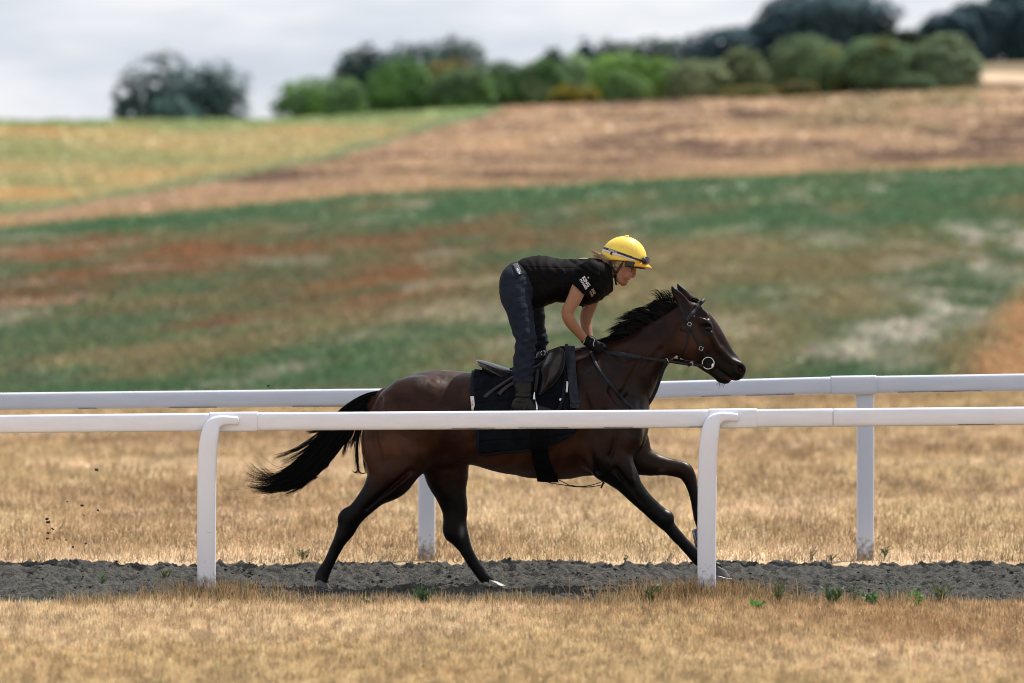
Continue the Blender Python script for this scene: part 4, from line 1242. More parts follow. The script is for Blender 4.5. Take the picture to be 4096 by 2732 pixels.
# tail
ctr = catmull(np.array([(1540, 1572, 12, .022), (1470, 1604, 28, .03), (1400, 1664, 42, .04), (1336, 1744, 48, .05), (1276, 1820, 48, .055), (1208, 1886, 46, .05), (1140, 1924, 36, .045), (1086, 1938, 20, .04), (1040, 1934, 11, .035), (1012, 1922, 8, .03)], float), 8)
M = len(ctr)
tg = unit(np.gradient(ctr[:, :2], axis=0)); nm = np.stack([-tg[:, 1], tg[:, 0]], 1)      # points up-left of the flow for +... see sign below
nm = np.where(nm[:, 1:2] > 0, nm, -nm)                                               # downwards
g = Geo()
n = 1700
lk_ = np.linspace(-1, 1, 13)[r.integers(0, 13, n)]
oo = np.clip(lk_ + r.normal(0, .085, n), -1.08, 1.08); oy = r.normal(0, .5, n)
a0 = r.uniform(0, .22, n); a1 = np.clip(r.normal(.78, .17, n), .4, 1.0)
m = 18
tt = a0[:, None] + (a1 - a0)[:, None] * np.linspace(0, 1, m)[None]
ix = tt * (M - 1)
def at_(col): return np.interp(ix, np.arange(M), col)
cx, cy, cw, cdp = [at_(ctr[:, k]) for k in range(4)]
nx, ny = at_(nm[:, 0]), at_(nm[:, 1])
wave = 2.5 * np.sin(tt * 16 + r.uniform(0, 6, n)[:, None])
off = oo[:, None] * cw + wave * tt
loose = smooth(.55, 1.0, np.linspace(0, 1, m))[None]
X_ = cx + nx * off; Y_ = cy + ny * off
endw = smooth(.78, 1.0, a1)[:, None]
clusters = np.array([(-2, -96), (-20, -74), (-30, -54), (-42, -34), (-40, -4), (-4, 36), (26, 30), (-26, 12)])
pick = np.where(oo < -.3, r.integers(0, 5, n), np.where(oo > .1, r.integers(5, 8, n), r.integers(3, 8, n)))
ex = clusters[pick] * r.uniform(.75, 1.05, (n, 1)) + r.normal(0, 3, (n, 2))
X_ += loose ** 1.6 * endw * ex[:, :1]; Y_ += loose ** 1.6 * endw * ex[:, 1:]
stray = (r.random(n) < .06)[:, None]
X_ += stray * loose * r.normal(-8, 22, (n, 1)); Y_ += stray * loose * r.normal(0, 22, (n, 1))
Yd = oy[:, None] * cdp + loose * r.normal(0, .02, (n, 1))
v, f = strands(to3(np.stack([X_, Y_], -1), Yd), r.uniform(.0008, .0019, n), 7, .10)
g.add(v, f)
# loose locks hanging from the dock and streaming behind
for (root, midp, tip, cnt, sp) in [((1470, 1640), (1410, 1740), (1432, 1888), 60, 7), ((1480, 1650), (1440, 1760), (1466, 1892), 60, 6), ((1460, 1640), (1395, 1720), (1372, 1830), 50, 9), ((1440, 1650), (1390, 1740), (1345, 1800), 60, 10),
                                   ((1475, 1660), (1425, 1720), (1400, 1790), 60, 8), ((1490, 1660), (1448, 1720), (1452, 1775), 50, 7), ((1432, 1880), (1440, 1905), (1468, 1888), 10, 3), ((1428, 1885), (1425, 1900), (1408, 1880), 8, 3),
                                   ((1330, 1690), (1240, 1790), (1105, 1828), 40, 8), ((1320, 1700), (1250, 1800), (1130, 1850), 40, 10), ((1340, 1660), (1290, 1735), (1228, 1728), 50, 7), ((1300, 1800), (1330, 1870), (1283, 1874), 30, 6),
                                   ((1260, 1900), (1200, 1960), (1140, 1975), 30, 8), ((1350, 1760), (1330, 1850), (1270, 1880), 40, 6)]:
    R0 = np.array(root) + r.normal(0, sp, (cnt, 2)); R1 = np.array(midp) + r.normal(0, sp, (cnt, 2)); R2 = np.array(tip) + r.normal(0, sp * .7, (cnt, 2))
    yy = r.normal(-.01, .02, (3, cnt))
    Q = bez(np.column_stack([R0, yy[0]]), np.column_stack([R1, yy[1]]), np.column_stack([R2, yy[2]]), 10)
    v, f = strands(to3(Q[..., :2], Q[..., 2]), r.uniform(.0010, .0022, cnt), 8, .15)
    g.add(v, f)
g.build('tail', m_hair, horse)
# chin whiskers
g = Geo()
n = 26
root = np.stack([r.uniform(2872, 2905, n), r.uniform(1520, 1534, n)], 1)
tip = root + np.stack([r.uniform(-22, 2, n), r.uniform(8, 26, n)], 1)
yy = r.normal(0, .02, (2, n))
Q = bez(np.column_stack([root, yy[0]]), np.column_stack([(root + tip) / 2 + [3, 0], yy[0]]), np.column_stack([tip, yy[1]]), 5)
v, f = strands(to3(Q[..., :2], Q[..., 2]), np.full(n, .0007), 9, .4)
g.add(v, f)
g.build('whiskers', m_hair, horse)
# ------------------------------------------------------------------ tack
m_leather = mat('black_leather', (.010, .010, .012), rough=.38, var=.4, scale=40, bump=.0006, bscale=200, spec=.16)
m_leather_b = mat('brown_black_leather', (.022, .016, .014), rough=.30, var=.45, scale=22, bump=.0008, bscale=150, spec=.25)
m_bluestrap = mat('rubber_rein', (.014, .019, .026), rough=.5, var=.3, scale=40, bump=.0008, bscale=220, spec=.15)
m_steel = mat('bright_steel', (.62, .61, .58), rough=.22, var=.15, metal=1.0)
m_rubber = mat('black_rubber', (.006, .006, .007), rough=.6, var=.3, spec=.12)

def on_skin(field, pts, side=-1, off=.003, step=8.0, level=0.0):
    """points of the drawing laid onto a body: positions and surface normals"""
    Q = resample(catmull(np.asarray(pts, float), 8) if len(pts) > 2 else np.asarray(pts, float), step)
    X = (Q[:, 0] - 2048) / 680; Z = CAM_H + (YH - Q[:, 1]) / 680
    ys = [field.surf(x, z, side, level) for x, z in zip(X, Z)]
    good = [i for i, y in enumerate(ys) if y is not None]
    ys = np.interp(np.arange(len(ys)), good, [ys[i] for i in good]) if good else np.full(len(ys), side * .05)
    P = np.stack([X, ys, Z], 1)
    N = field.normal(P)
    N[:, 1] = np.where(np.abs(N[:, 1]) < .25, .25 * side, N[:, 1]); N = unit(N)
    if len(N) > 4:
        for _ in range(2):
            N[1:-1] = unit(N[:-2] + N[1:-1] * 2 + N[2:])
    return P + N * off, N

def strap(name, pts, width, parent, material=None, side=-1, off=.002, thick=.004, field=None, level=0.0):
    P, N = on_skin(field or HF, pts, side, off, 8.0, level)
    v, f = ribbon(P, N, width, thick)
    return mesh_obj(name, v, f, material or m_leather, parent)

def buckle(px, py, w, h, ang, parent, side=-1, lift=.009, field=None):
    x, _, z = W(px, py)
    y = (field or HF).surf(x, z, side)
    y = (side * .1 if y is None else y) + side * lift
    a = math.radians(ang)
    c = [(-w, -h), (w, -h), (w, h), (-w, h), (-w, -h)]
    P = np.array([(x + (u * math.cos(a) - q * math.sin(a)) / 680, y, z - (u * math.sin(a) + q * math.cos(a)) / 680) for u, q in c])
    P = resample(P, .003)
    v, f = sweep(P, .0014, .0016, 2, 6, side=(0, 1, 0))
    return mesh_obj('buckle', v, f, m_steel, parent)

def ring3(name, c, axis_n, R, rr, parent, material, n=28):
    a = np.linspace(0, 2 * math.pi, n + 1)
    N = unit(np.asarray(axis_n, float)); U = unit(np.cross(N, [0, 0, 1.0]) if abs(N[2]) < .9 else np.cross(N, [1.0, 0, 0])); V_ = np.cross(N, U)
    P = np.asarray(c) + R * (np.cos(a)[:, None] * U + np.sin(a)[:, None] * V_)
    v, f = sweep(P, rr, rr, 2, 8, side=tuple(N), cap=False)
    return mesh_obj(name, v, f, material, parent)

# bridle -----------------------------------------------------------
bridle = empty('bridle', W(2760, 1290), 'black leather bridle with steel bit rings on the horse head', 'bridle')
for sd in (-1, 1):
    ck = strap('cheek_strap', [(2716, 1214), (2730, 1250), (2744, 1284), (2766, 1322), (2793, 1374), (2812, 1412), (2823, 1432)], .019, bridle, side=sd)
    buckle(2756, 1296, 7, 6, 30, ck, sd); buckle(2802, 1393, 7, 7, 22, ck, sd)
    strap('keeper', [(2722, 1318), (2745, 1322), (2764, 1320)], .009, ck, side=sd, off=.006)
    strap('throat_strap', [(2745, 1288), (2750, 1316), (2749, 1350), (2736, 1394), (2716, 1432)], .012, bridle, side=sd, off=.003)
    strap('brow_band', [(2742, 1284), (2760, 1262), (2782, 1236), (2800, 1216), (2806, 1208)], .021, bridle, m_bluestrap, side=sd, off=.004, thick=.006)
    x, _, z = W(2831, 1452)
    y = (HF.surf(x, z, sd) or sd * .06)
    v, f = blob(((x + .012), y + sd * .006, z - .004), (.032, .005, .034), 12)
    mesh_obj('bit_guard', v, f, m_rubber, bridle)
    rg_ = ring3('bit_ring', (x, y + sd * .016, z), (.08, 1, .05), .0345, .0036, bridle, m_steel)
    bx, _, bz = W(2849, 1462)
    v, f = blob((bx, y + sd * .015, bz), (.009, .006, .015), 8)
    mesh_obj('bit_end', v, f, m_steel, rg_)
# headpiece over the poll
P = [np.array(on_skin(HF, [(2716, 1214), (2718, 1216)], s_, .004)[0][0]) for s_ in (-1, 1)]
pts = np.array([P[0], (P[0][0] - .004, -.05, P[0][2] + .022), (P[0][0] - .006, 0, P[0][2] + .03), (P[1][0] - .004, .05, P[1][2] + .022), P[1]])
Q = catmull(pts, 6)
v, f = ribbon(Q, np.tile([(-.5, 0, 1.0)], (len(Q), 1)), .024, .005)
mesh_obj('head_strap', v, f, m_leather, bridle)
P0 = on_skin(HF, [(2800, 1216), (2804, 1211)], -1, .004)[0][-1]; P1 = on_skin(HF, [(2800, 1216), (2804, 1211)], 1, .004)[0][-1]
Q = catmull(np.array([P0, (P0[0] + .014, -.03, P0[2] + .012), (P0[0] + .02, 0, P0[2] + .016), (P0[0] + .014, .03, P0[2] + .012), P1]), 6)
v, f = ribbon(Q, np.tile([(.7, 0, .7)], (len(Q), 1)), .020, .006)
mesh_obj('brow_band', v, f, m_bluestrap, bridle)

# reins ------------------------------------------------------------
reins = empty('reins', W(2600, 1430), 'dark rubber-covered reins running from the rider\'s hands to the bit', 'reins')
for sd in (-1, 1):
    pts = [(2385, 1392), (2413, 1408), (2470, 1414), (2536, 1424), (2600, 1434), (2663, 1443), (2730, 1453), (2800, 1461), (2812, 1460)]
    ys = [-.098, -.104, -.165, -.17, -.158, -.15, -.135, -.105, -.09]
    P3 = np.array([(*W(p[0], p[1])[:1], -sd * y if sd > 0 else y, W(*p)[2]) for p, y in zip(pts, ys)])
    if sd > 0: P3[:, 1] = np.abs(P3[:, 1]); P3[:, 2] += .012
    Q = resample(catmull(P3, 8), .012)
    N = np.tile([(0, sd, .12)], (len(Q), 1))
    k = np.searchsorted(Q[:, 0], W(2560, 0)[0])
    v, f = ribbon(Q[:k + 1], N[:k + 1], .022, .006); mesh_obj('rubber_grip', v, f, m_bluestrap, reins)
    v, f = ribbon(Q[k:], N[k:], .017, .004); rn = mesh_obj('rein_strap', v, f, m_leather, reins)
    if sd < 0:
        x, y, z = Q[-9]
        v, f = blob((x, y - .004, z), (.012, .006, .014), 8); mesh_obj('rein_stop', v, f, m_rubber, rn)
        x, _, z = W(2762, 1456)
        c_ = [(-6, -7), (6, -7), (6, 7), (-6, 7), (-6, -7)]
        P = resample(np.array([(x + u / 680, -.132, z + q / 680) for u, q in c_]), .003)
        v, f = sweep(P, .0014, .0016, 2, 6, side=(0, 1, 0)); mesh_obj('buckle', v, f, m_steel, rn)

# breastplate and martingale ---------------------------------------
mart = empty('martingale', W(2560, 1600), 'dark leather breastplate strap and running martingale round the neck and chest', 'martingale')
strap('neck_strap', [(2362, 1408), (2372, 1432), (2387, 1466), (2417, 1508), (2445, 1542), (2472, 1574), (2505, 1610), (2533, 1634), (2550, 1648)], .017, mart, m_bluestrap)
strap('neck_strap', [(2362, 1408), (2372, 1432), (2387, 1466), (2417, 1508), (2445, 1542), (2472, 1574), (2505, 1610), (2533, 1634), (2550, 1648)], .017, mart, m_bluestrap, side=1)
fork = np.array([W(2664, 1447, -.15), W(2648, 1480, -.12), W(2634, 1520, -.09), W(2622, 1556, -.06), W(2605, 1595, -.035), W(2578, 1630, -.02), W(2560, 1648, -.012)])
fork[:, 0] = (np.array([2664, 2650, 2636, 2624, 2606, 2582, 2570]) - 2048) / 680
Q = resample(catmull(fork, 6), .015)
v, f = ribbon(Q, np.tile([(.45, -.9, 0)], (len(Q), 1)), .022, .004); mesh_obj('fork_strap', v, f, m_bluestrap, mart)
Q2 = Q * [1, -1, 1]
v, f = ribbon(Q2, np.tile([(.45, .9, 0)], (len(Q2), 1)), .022, .004); mesh_obj('fork_strap', v, f, m_bluestrap, mart)
ring3('martingale_ring', (fork[0][0], -.153, fork[0][2] + .006), (.85, .4, .3), .016, .0022, mart, m_steel)
ring3('martingale_ring', (fork[0][0], .153, fork[0][2] + .006), (.85, -.4, .3), .016, .0022, mart, m_steel)
ch = np.array([(2574, 1640), (2584, 1690), (2574, 1750), (2560, 1790), (2520, 1840), (2460, 1880)], float)
Q = np.stack([(ch[:, 0] - 2048) / 680, np.full(len(ch), -.02), CAM_H + (YH - ch[:, 1]) / 680], 1)
Q = resample(catmull(Q, 6), .015)
v, f = ribbon(Q, np.tile([(.6, -.8, -.1)], (len(Q), 1)), .022, .005); mesh_obj('chest_strap', v, f, m_leather, mart)
g = Geo()
for loop in ([(2166, 1916), (2200, 1930), (2250, 1938), (2290, 1944), (2340, 1944), (2385, 1934), (2411, 1924)], [(2236, 1919), (2262, 1932), (2290, 1944), (2350, 1947), (2400, 1940), (2418, 1932)]):
    Q = catmull(np.array([(*W(*p)[:1], -.05, W(*p)[2]) for p in loop]), 6)
    v, f = sweep(Q, .0026, .0026, 2, 8, side=(0, 1, 0)); g.add(v, f)
g.build('girth_loop', m_leather, mart)
v, f = sweep([W(2284, 1943, -.05), W(2302, 1946, -.05)], .005, .005, 3, 8, side=(0, 1, 0)); mesh_obj('loop_keeper', v, f, m_leather, mart)
Q = np.array([W(2414, 1928, -.05), W(2410, 1940, -.05), W(2404, 1953, -.05)])
v, f = ribbon(Q, np.tile([(0, -1.0, 0)], (3, 1)), .010, .003); mesh_obj('strap_end', v, f, m_leather, mart)

# saddle cloth, towel, girth: shells over the body -----------------
def poly_sd(px, py, poly):
    """signed distance (drawing px) to a polygon, negative inside"""
    P = np.asarray(poly, float)
    d2 = np.full(px.shape, 1e9); ins = np.zeros(px.shape, bool)
    for a, b in zip(P, np.roll(P, -1, 0)):
        e = b - a
        t = np.clip(((px - a[0]) * e[0] + (py - a[1]) * e[1]) / (e @ e), 0, 1)
        d2 = np.minimum(d2, (px - a[0] - t * e[0]) ** 2 + (py - a[1] - t * e[1]) ** 2)
        cnd = (a[1] > py) != (b[1] > py)
        xx = a[0] + (py - a[1]) / (e[1] if e[1] else 1e-9) * e[0]
        ins ^= cnd & (px < xx)
    return np.where(ins, -1, 1) * np.sqrt(d2)

def shell(name, poly, off, half, parent, material, upx=(1860, 2340), upy=(1360, 1960), near_only=False, grooves=None, h=.0036, yr=.42, corner=6.0, up_only=None):
    xs = np.arange((upx[0] - 2048) / 680, (upx[1] - 2048) / 680, h)
    zs = np.arange(CAM_H + (YH - upy[1]) / 680, CAM_H + (YH - upy[0]) / 680, h)
    ys = np.arange(-yr, (.02 if near_only else yr), h)
    # separable upsampling of the body field
    def up(Fv, ax_src, ax_new, ax):
        g_ = (ax_new - ax_src[0]) / (ax_src[1] - ax_src[0]); i = np.clip(np.floor(g_).astype(int), 0, len(ax_src) - 2); fr_ = np.clip(g_ - i, 0, 1).astype(np.float32)
        sh = [1, 1, 1]; sh[ax] = len(ax_new); fr_ = fr_.reshape(sh)
        return np.take(Fv, i, ax) * (1 - fr_) + np.take(Fv, i + 1, ax) * fr_
    ax = HF.axes()
    F = up(up(up(HF.F, ax[0], xs, 0), ax[2], zs, 2), ax[1], ys, 1)
    PX, PY = np.meshgrid(xs * 680 + 2048, YH - (zs - CAM_H) * 680, indexing='ij')
    sd = (poly_sd(PX, PY, poly) + corner) / 680
    o_ = off(PX, PY) if callable(off) else off
    t_ = np.full(PX.shape, half)
    if grooves is not None: t_ = t_ + grooves(PX, PY)
    o_ = np.broadcast_to(o_, PX.shape)
    d = np.abs(F - o_[:, None, :]) - t_[:, None, :]
    d = np.maximum(d, sd[:, None, :].astype(np.float32)) if corner == 0 else np.sqrt(np.maximum(d + .004, 0) ** 2 + np.maximum(sd[:, None, :], 0) ** 2) - .004 + np.minimum(np.maximum(d + .004, sd[:, None, :]), 0)
    V, Fq = HF.skin(d.astype(np.float32), np.array([xs[0], ys[0], zs[0]]), h)
    V = relax(V, Fq, 2, .4)
    return mesh_obj(name, V, Fq, material, parent)

m_pad = mat('navy_black_cotton', (.0060, .0072, .0105), rough=.9, var=.35, scale=14, bump=.0012, bscale=240, spec=.05)
m_towel = mat('dark_denim_cloth', (.026, .030, .041), rough=.9, var=.3, scale=60, bump=.0016, bscale=300, spec=.05)
m_girth = mat('black_webbing', (.0035, .0035, .0042), rough=.8, var=.3, scale=60, bump=.001, bscale=300, spec=.05)
m_binding = mat('black_binding', (.008, .010, .016), rough=.7, var=.3, scale=60, spec=.08)
pad_poly = [(1900, 1452), (1888, 1500), (1885, 1545), (1893, 1640), (1910, 1736), (1919, 1810), (2020, 1802), (2128, 1794), (2230, 1772), (2300, 1735), (2316, 1690), (2312, 1617), (2300, 1500), (2296, 1380), (2250, 1362), (2100, 1400)]
def quilt(PX, PY):
    w_ = PY + .10 * (PX - 2000) + 6 * np.sin(PX / 60.)
    q_ = np.abs(((w_ - 1500) / 52) % 1.0 - .5)
    q2 = np.abs(((PX + .25 * (PY - 1600) - 1900) / 190.) % 1.0 - .5)
    return -.006 * np.exp(-((q_ - .5) / .05) ** 2) - .004 * np.exp(-((q2 - .5) / .018) ** 2) + .0025 * (fbm2(PX / 30., PY / 30., 2, 3) - .5)
pad = empty('saddle_cloth', W(2090, 1600), 'quilted navy-black saddle cloth lying over the horse back', 'saddle cloth')
shell('quilted_cloth', pad_poly, .013, .0105, pad, m_pad, grooves=quilt, upy=(1380, 1830))
edge = [(1891, 1500), (1890, 1545), (1899, 1640), (1915, 1736), (1924, 1804), (2020, 1797), (2120, 1789)]
strap('edge_binding', edge, .017, pad, m_binding, off=.022, thick=.004)
strap('edge_binding', edge, .017, pad, m_binding, side=1, off=.022, thick=.004)
m_tag = mat('white_label', (.62, .60, .58), rough=.8, var=.1)
m_red = mat('red_print', (.35, .03, .03), rough=.8)
lab = strap('maker_label', [(1889, 1590), (1891, 1612), (1893, 1634)], .021, pad, m_tag, off=.0265, thick=.002)
lg = Geo()
for (u, q, w_, a_) in ((0, -4, 5, 40), (1, 3, 5, -40), (-2, 8, 4, 20), (3, -10, 3, 80)):
    x, _, z = W(1890 + u, 1610 + q); y = HF.surf(x, z, -1) - .0295
    a_ = math.radians(a_); dx, dz = math.cos(a_) * w_ / 680, math.sin(a_) * w_ / 680
    v, f = sweep([(x - dx, y, z - dz), (x, y - .0005, z + .001), (x + dx, y, z + dz)], .0016, .001, 2, 6, side=(0, 1, 0)); lg.add(v, f)
lg.build('label_emblem', m_red, lab)

towel = empty('towel', W(2290, 1500), 'folded dark blue-grey cloth hanging in front of the saddle', 'cloth')
fold = lambda PX, PY: .004 * np.sin((PX - 2260) / 6.5 + np.sin(PY / 40.) * 1.2) * (PY > 1380)
shell('folded_cloth', [(2252, 1380), (2302, 1380), (2306, 1480), (2312, 1560), (2318, 1622), (2314, 1634), (2276, 1630), (2270, 1560), (2262, 1480)], lambda PX, PY: .032 + .006 * smooth(1590, 1618, PY), .007, towel, m_towel, grooves=fold, upx=(2230, 2340), upy=(1370, 1650), yr=.40)
strap('hem', [(2279, 1612), (2296, 1613), (2312, 1608)], .014, towel, m_towel, off=.046, thick=.005)
strap('webbing_strap', [(2270, 1400), (2266, 1470), (2258, 1540), (2246, 1600), (2228, 1650)], .020, towel, m_binding, off=.034, thick=.004)
for a_, b_ in (((2268, 1536), (2264, 1575)), ((2240, 1598), (2236, 1606))):
    strap('white_label', [a_, ((a_[0] + b_[0]) / 2, (a_[1] + b_[1]) / 2), b_], .011, towel, m_tag, off=.041, thick=.002)

# saddle -----------------------------------------------------------
saddle = empty('saddle', W(2080, 1480), 'black leather exercise saddle with upturned cantle and forward flaps', 'saddle')
st = np.array([(1906, 1441, .045, .004, .012), (1914, 1439, .095, .010, .016), (1935, 1443, .135, .018, .020), (1975, 1454, .150, .030, .022), (2030, 1472, .140, .045, .022), (2090, 1480, .120, .052, .024), (2140, 1468, .105, .058, .026), (2172, 1434, .088, .058, .024), (2192, 1410, .070, .050, .020), (2200, 1404, .04, .03, .010)], float)
Qs = catmull(st, 6)
n = 36; a = np.linspace(0, 2 * math.pi, n, endpoint=False)
V = []
for px, py, hw, dr, th in Qs:
    x, _, z = W(px, py)
    ca, sa = np.cos(a), np.sin(a)
    V.append(np.stack([np.full(n, x), hw * np.sign(ca) * abs(ca) ** .8, z - th - dr * ca ** 2 + th * sa], 1))
V = np.concatenate(V); N_ = len(Qs)
i = np.arange(N_ - 1)[:, None] * n; j = np.arange(n)[None]; k = (j + 1) % n
Fq = np.stack([i + j, i + k, i + n + k, i + n + j], -1).reshape(-1, 4)
caps = [np.stack([np.full(n - 2, 0), np.arange(2, n), np.arange(1, n - 1)], 1), np.stack([np.full(n - 2, 0), np.arange(1, n - 1), np.arange(2, n)], 1) + (N_ - 1) * n]
m_seat = mat('saddle_leather', (.030, .024, .024), rough=.26, var=.35, scale=18, bump=.0006, bscale=160, spec=.55, rvar=.06)
seat = mesh_obj('seat', V, [Fq, np.concatenate(caps)], m_seat, saddle)
rim = np.array([(1911, 1446), (1935, 1455), (1975, 1470), (2030, 1490), (2060, 1497)], float)
for sd in (-1, 1):
    Q = np.array([(W(*p)[0], sd * w_, W(*p)[2]) for p, w_ in zip(rim, (.098, .137, .152, .142, .132))])
    v, f = sweep(catmull(Q, 6), .004, .004, 2, 8); mesh_obj('seat_piping', v, f, m_leather_b, seat)
    Q = np.array([(W(p, q)[0], sd * y_, W(p, q)[2]) for p, q, y_ in ((1932, 1470, .07), (1990, 1492, .085), (2070, 1500, .09), (2150, 1480, .095), (2196, 1440, .09))])
    Qc = catmull(np.column_stack([Q, [.018, .028, .030, .032, .022]]), 5)
    v, f = sweep(Qc[:, :3], Qc[:, 3], Qc[:, 3] * 1.25, 2, 14, side=(0, 1, 0)); mesh_obj('panel', v, f, m_leather, saddle)
def leaf(name, Lp, Rp, yb, material, parent, sd, thick=.007, m=18, bow=.02):
    """saddle flap: left and right edges (px, py, outward offset m) from top to tip"""
    A = resample(catmull(np.array(Lp, float), 8), 1e9) if False else catmull(np.array(Lp, float), 6); B = catmull(np.array(Rp, float), 6)
    R_ = len(A); V = []
    for i in range(R_):
        for j in range(m):
            t = j / (m - 1)
            p = A[i] * (1 - t) + B[i] * t
            o_ = p[2] + bow * math.sin(math.pi * t)
            V.append((*W(p[0], p[1])[:1], sd * (yb + o_), W(p[0], p[1])[2]))
    V = np.array(V)
    top = V + [0, sd * thick, 0]
    # rounded rim
    n_ = R_ * m
    i = np.arange(R_ - 1)[:, None] * m + np.arange(m - 1)[None]
    q = np.stack([i, i + 1, i + m + 1, i + m], -1).reshape(-1, 4)
    loop = np.concatenate([np.arange(m), np.arange(1, R_) * m + m - 1, np.arange(m - 2, -1, -1) + (R_ - 1) * m, np.arange(R_ - 2, 0, -1) * m])
    l2 = np.roll(loop, -1)
    rimq = np.stack([loop, l2, l2 + n_, loop + n_], 1)
    return mesh_obj(name, np.vstack([V, top]), np.vstack([q[:, ::-1], q + n_, rimq]), material, parent), np.vstack([V, top]), loop
for sd in (-1, 1):
    yb = .285
    L_ = [(2196, 1408, -.12), (2180, 1438, -.06), (2168, 1470, -.015), (2170, 1505, .015), (2165, 1540, .03), (2156, 1570, .038)]
    R_ = [(2236, 1391, -.08), (2246, 1408, -.03), (2243, 1440, .015), (2228, 1482, .04), (2196, 1530, .045), (2161, 1575, .042)]
    fl, vv, lp = leaf('flap', L_, R_, yb, m_leather_b, saddle, sd, .008)
    v, f = sweep(np.vstack([vv[lp], vv[lp[:1]]]) + [0, sd * .004, 0], .0045, .0045, 2, 8, cap=False); mesh_obj('flap_welt', v, f, m_leather, fl)
    L_ = [(2226, 1394, -.115), (2226, 1420, -.05), (2218, 1452, -.01), (2204, 1490, .012), (2186, 1530, .02), (2170, 1560, .025)]
    R_ = [(2243, 1392, -.09), (2256, 1412, -.045), (2256, 1446, -.01), (2244, 1488, .012), (2212, 1530, .02), (2172, 1566, .025)]
    kp, vv, lp = leaf('knee_panel', L_, R_, yb - .012, m_rubber, saddle, sd, .006)
    v, f = sweep(vv[[q for q in lp if True]][18 - 1:18 + 30] + [0, sd * .003, 0], .0035, .0035, 2, 8); mesh_obj('panel_edge', v, f, m_leather_b, kp)
    # pommel lump
    v, f = blob((W(2172, 1424)[0], sd * .045, W(2172, 1424)[2]), (.040, .040, .034), 12); mesh_obj('pommel_swell', v, f, m_leather, saddle)
ring3('pommel_ring', (W(2172, 1412)[0], -.085, W(2172, 1412)[2]), (.3, 1, .2), .013, .0022, saddle, m_steel)
# stirrup leathers and irons
for sd in (-1, 1):
    y_ = sd * .342
    Q = resample(catmull(np.array([(W(2150, 1470)[0], sd * .29, W(2150, 1470)[2]), (W(2146, 1510)[0], y_, W(2146, 1510)[2]), (W(2139, 1562)[0], y_ - sd * -.006, W(2139, 1562)[2])]), 8), .012)
    v, f = ribbon(Q, np.tile([(0, sd, .1)], (len(Q), 1)), .020, .006); mesh_obj('stirrup_leather', v, f, m_leather, saddle)
    if sd < 0:
        strap('leather_tail', [(2062, 1518), (2020, 1542), (1978, 1566), (1938, 1594)], .020, saddle, m_leather_b, off=.027, thick=.004)
        strap('leather_tail', [(2062, 1542), (2036, 1554), (2012, 1570), (1996, 1584)], .024, saddle, m_leather_b, off=.027, thick=.004)
    x, _, z = W(2137, 1566); yy = sd * .352
    irn = Geo()
    stem = np.array([(x, yy, z + .004), (x - .003, yy, z - .02), (x - .003, yy, z - .042)])
    v, f = sweep(catmull(stem, 5), np.linspace(.004, .010, 11), np.linspace(.005, .008, 11), 2.5, 10, side=(0, 1, 0)); irn.add(v, f)
    for dx, dy in ((-.022, -.03 * sd), (.016, .055 * sd)):
        br = np.array([(x - .003, yy, z - .036), (x - .003 + dx * .6, yy + dy * .6, z - .052), (x - .003 + dx, yy + dy, z - .08), (x - .003 + dx, yy + dy, z - .125)])
        v, f = sweep(catmull(br, 6), .0052, .0052, 2, 10); irn.add(v, f)
    tr_ = np.array([(x - .025, yy - .03 * sd, z - .122), (x + .013, yy + .055 * sd, z - .122)])
    v, f = sweep(resample(tr_, .01), .005, .014, 3, 10, side=(1, 0, 0)); irn.add(v, f)
    irn.build('stirrup_iron', m_steel, saddle)

girth = empty('girth', W(2170, 1860), 'wide black girth band strapped round the horse belly', 'girth')
shell('band', [(2128, 1640), (2122, 1795), (2133, 1854), (2146, 1900), (2150, 1950), (2246, 1950), (2224, 1900), (2196, 1830), (2189, 1760), (2186, 1640)], lambda PX, PY: .011 + .022 * smooth(1815, 1780, PY), .008, girth, m_girth, upx=(2100, 2270), upy=(1640, 1955), corner=3.0)
# ------------------------------------------------------------------ the rider
def fld(x0, y0, x1, y1, yr, h):
    a = W(x0, y1); b = W(x1, y0)
    return Field((a[0], -yr if not isinstance(yr, tuple) else yr[0], a[2]), (b[0], yr if not isinstance(yr, tuple) else yr[1], b[2]), h)
def both(F, nodes, **kw):
    F.chain(nodes, **kw); F.chain([(a, b, c, d, -e) for a, b, c, d, e in nodes], **kw)

person = empty('person', W(2090, 1500), 'rider in black vest, dark trousers and gloves standing in the stirrups, leaning forward', 'person')

# where limbs run: (px, py, radius px, half-width m, y m)
NEAR_ARM = [(2342, 1100, 33, .045, -.165), (2316, 1150, 31, .043, -.190), (2294, 1198, 28, .040, -.205), (2269, 1248, 24.5, .036, -.205), (2281, 1286, 24, .035, -.190), (2310, 1325, 19, .028, -.155), (2345, 1364, 15, .022, -.115)]
FAR_ARM = [(2385, 1110, 40, .056, .165), (2376, 1165, 33, .046, .185), (2364, 1215, 29, .042, .195), (2348, 1262, 26, .038, .190), (2347, 1298, 23, .035, .172), (2353, 1330, 18.5, .028, .145), (2362, 1366, 14.5, .022, .115)]
NEAR_LEG = [(2066, 1150, 58, .085, -.10), (2066, 1190, 53, .085, -.13), (2080, 1250, 46, .076, -.18), (2094, 1313, 39, .066, -.225), (2103, 1352, 36, .060, -.25), (2099, 1400, 34, .055, -.28), (2093, 1450, 33, .052, -.31), (2091, 1520, 29, .044, -.335), (2090, 1580, 24, .036, -.350), (2090, 1612, 24, .036, -.352)]
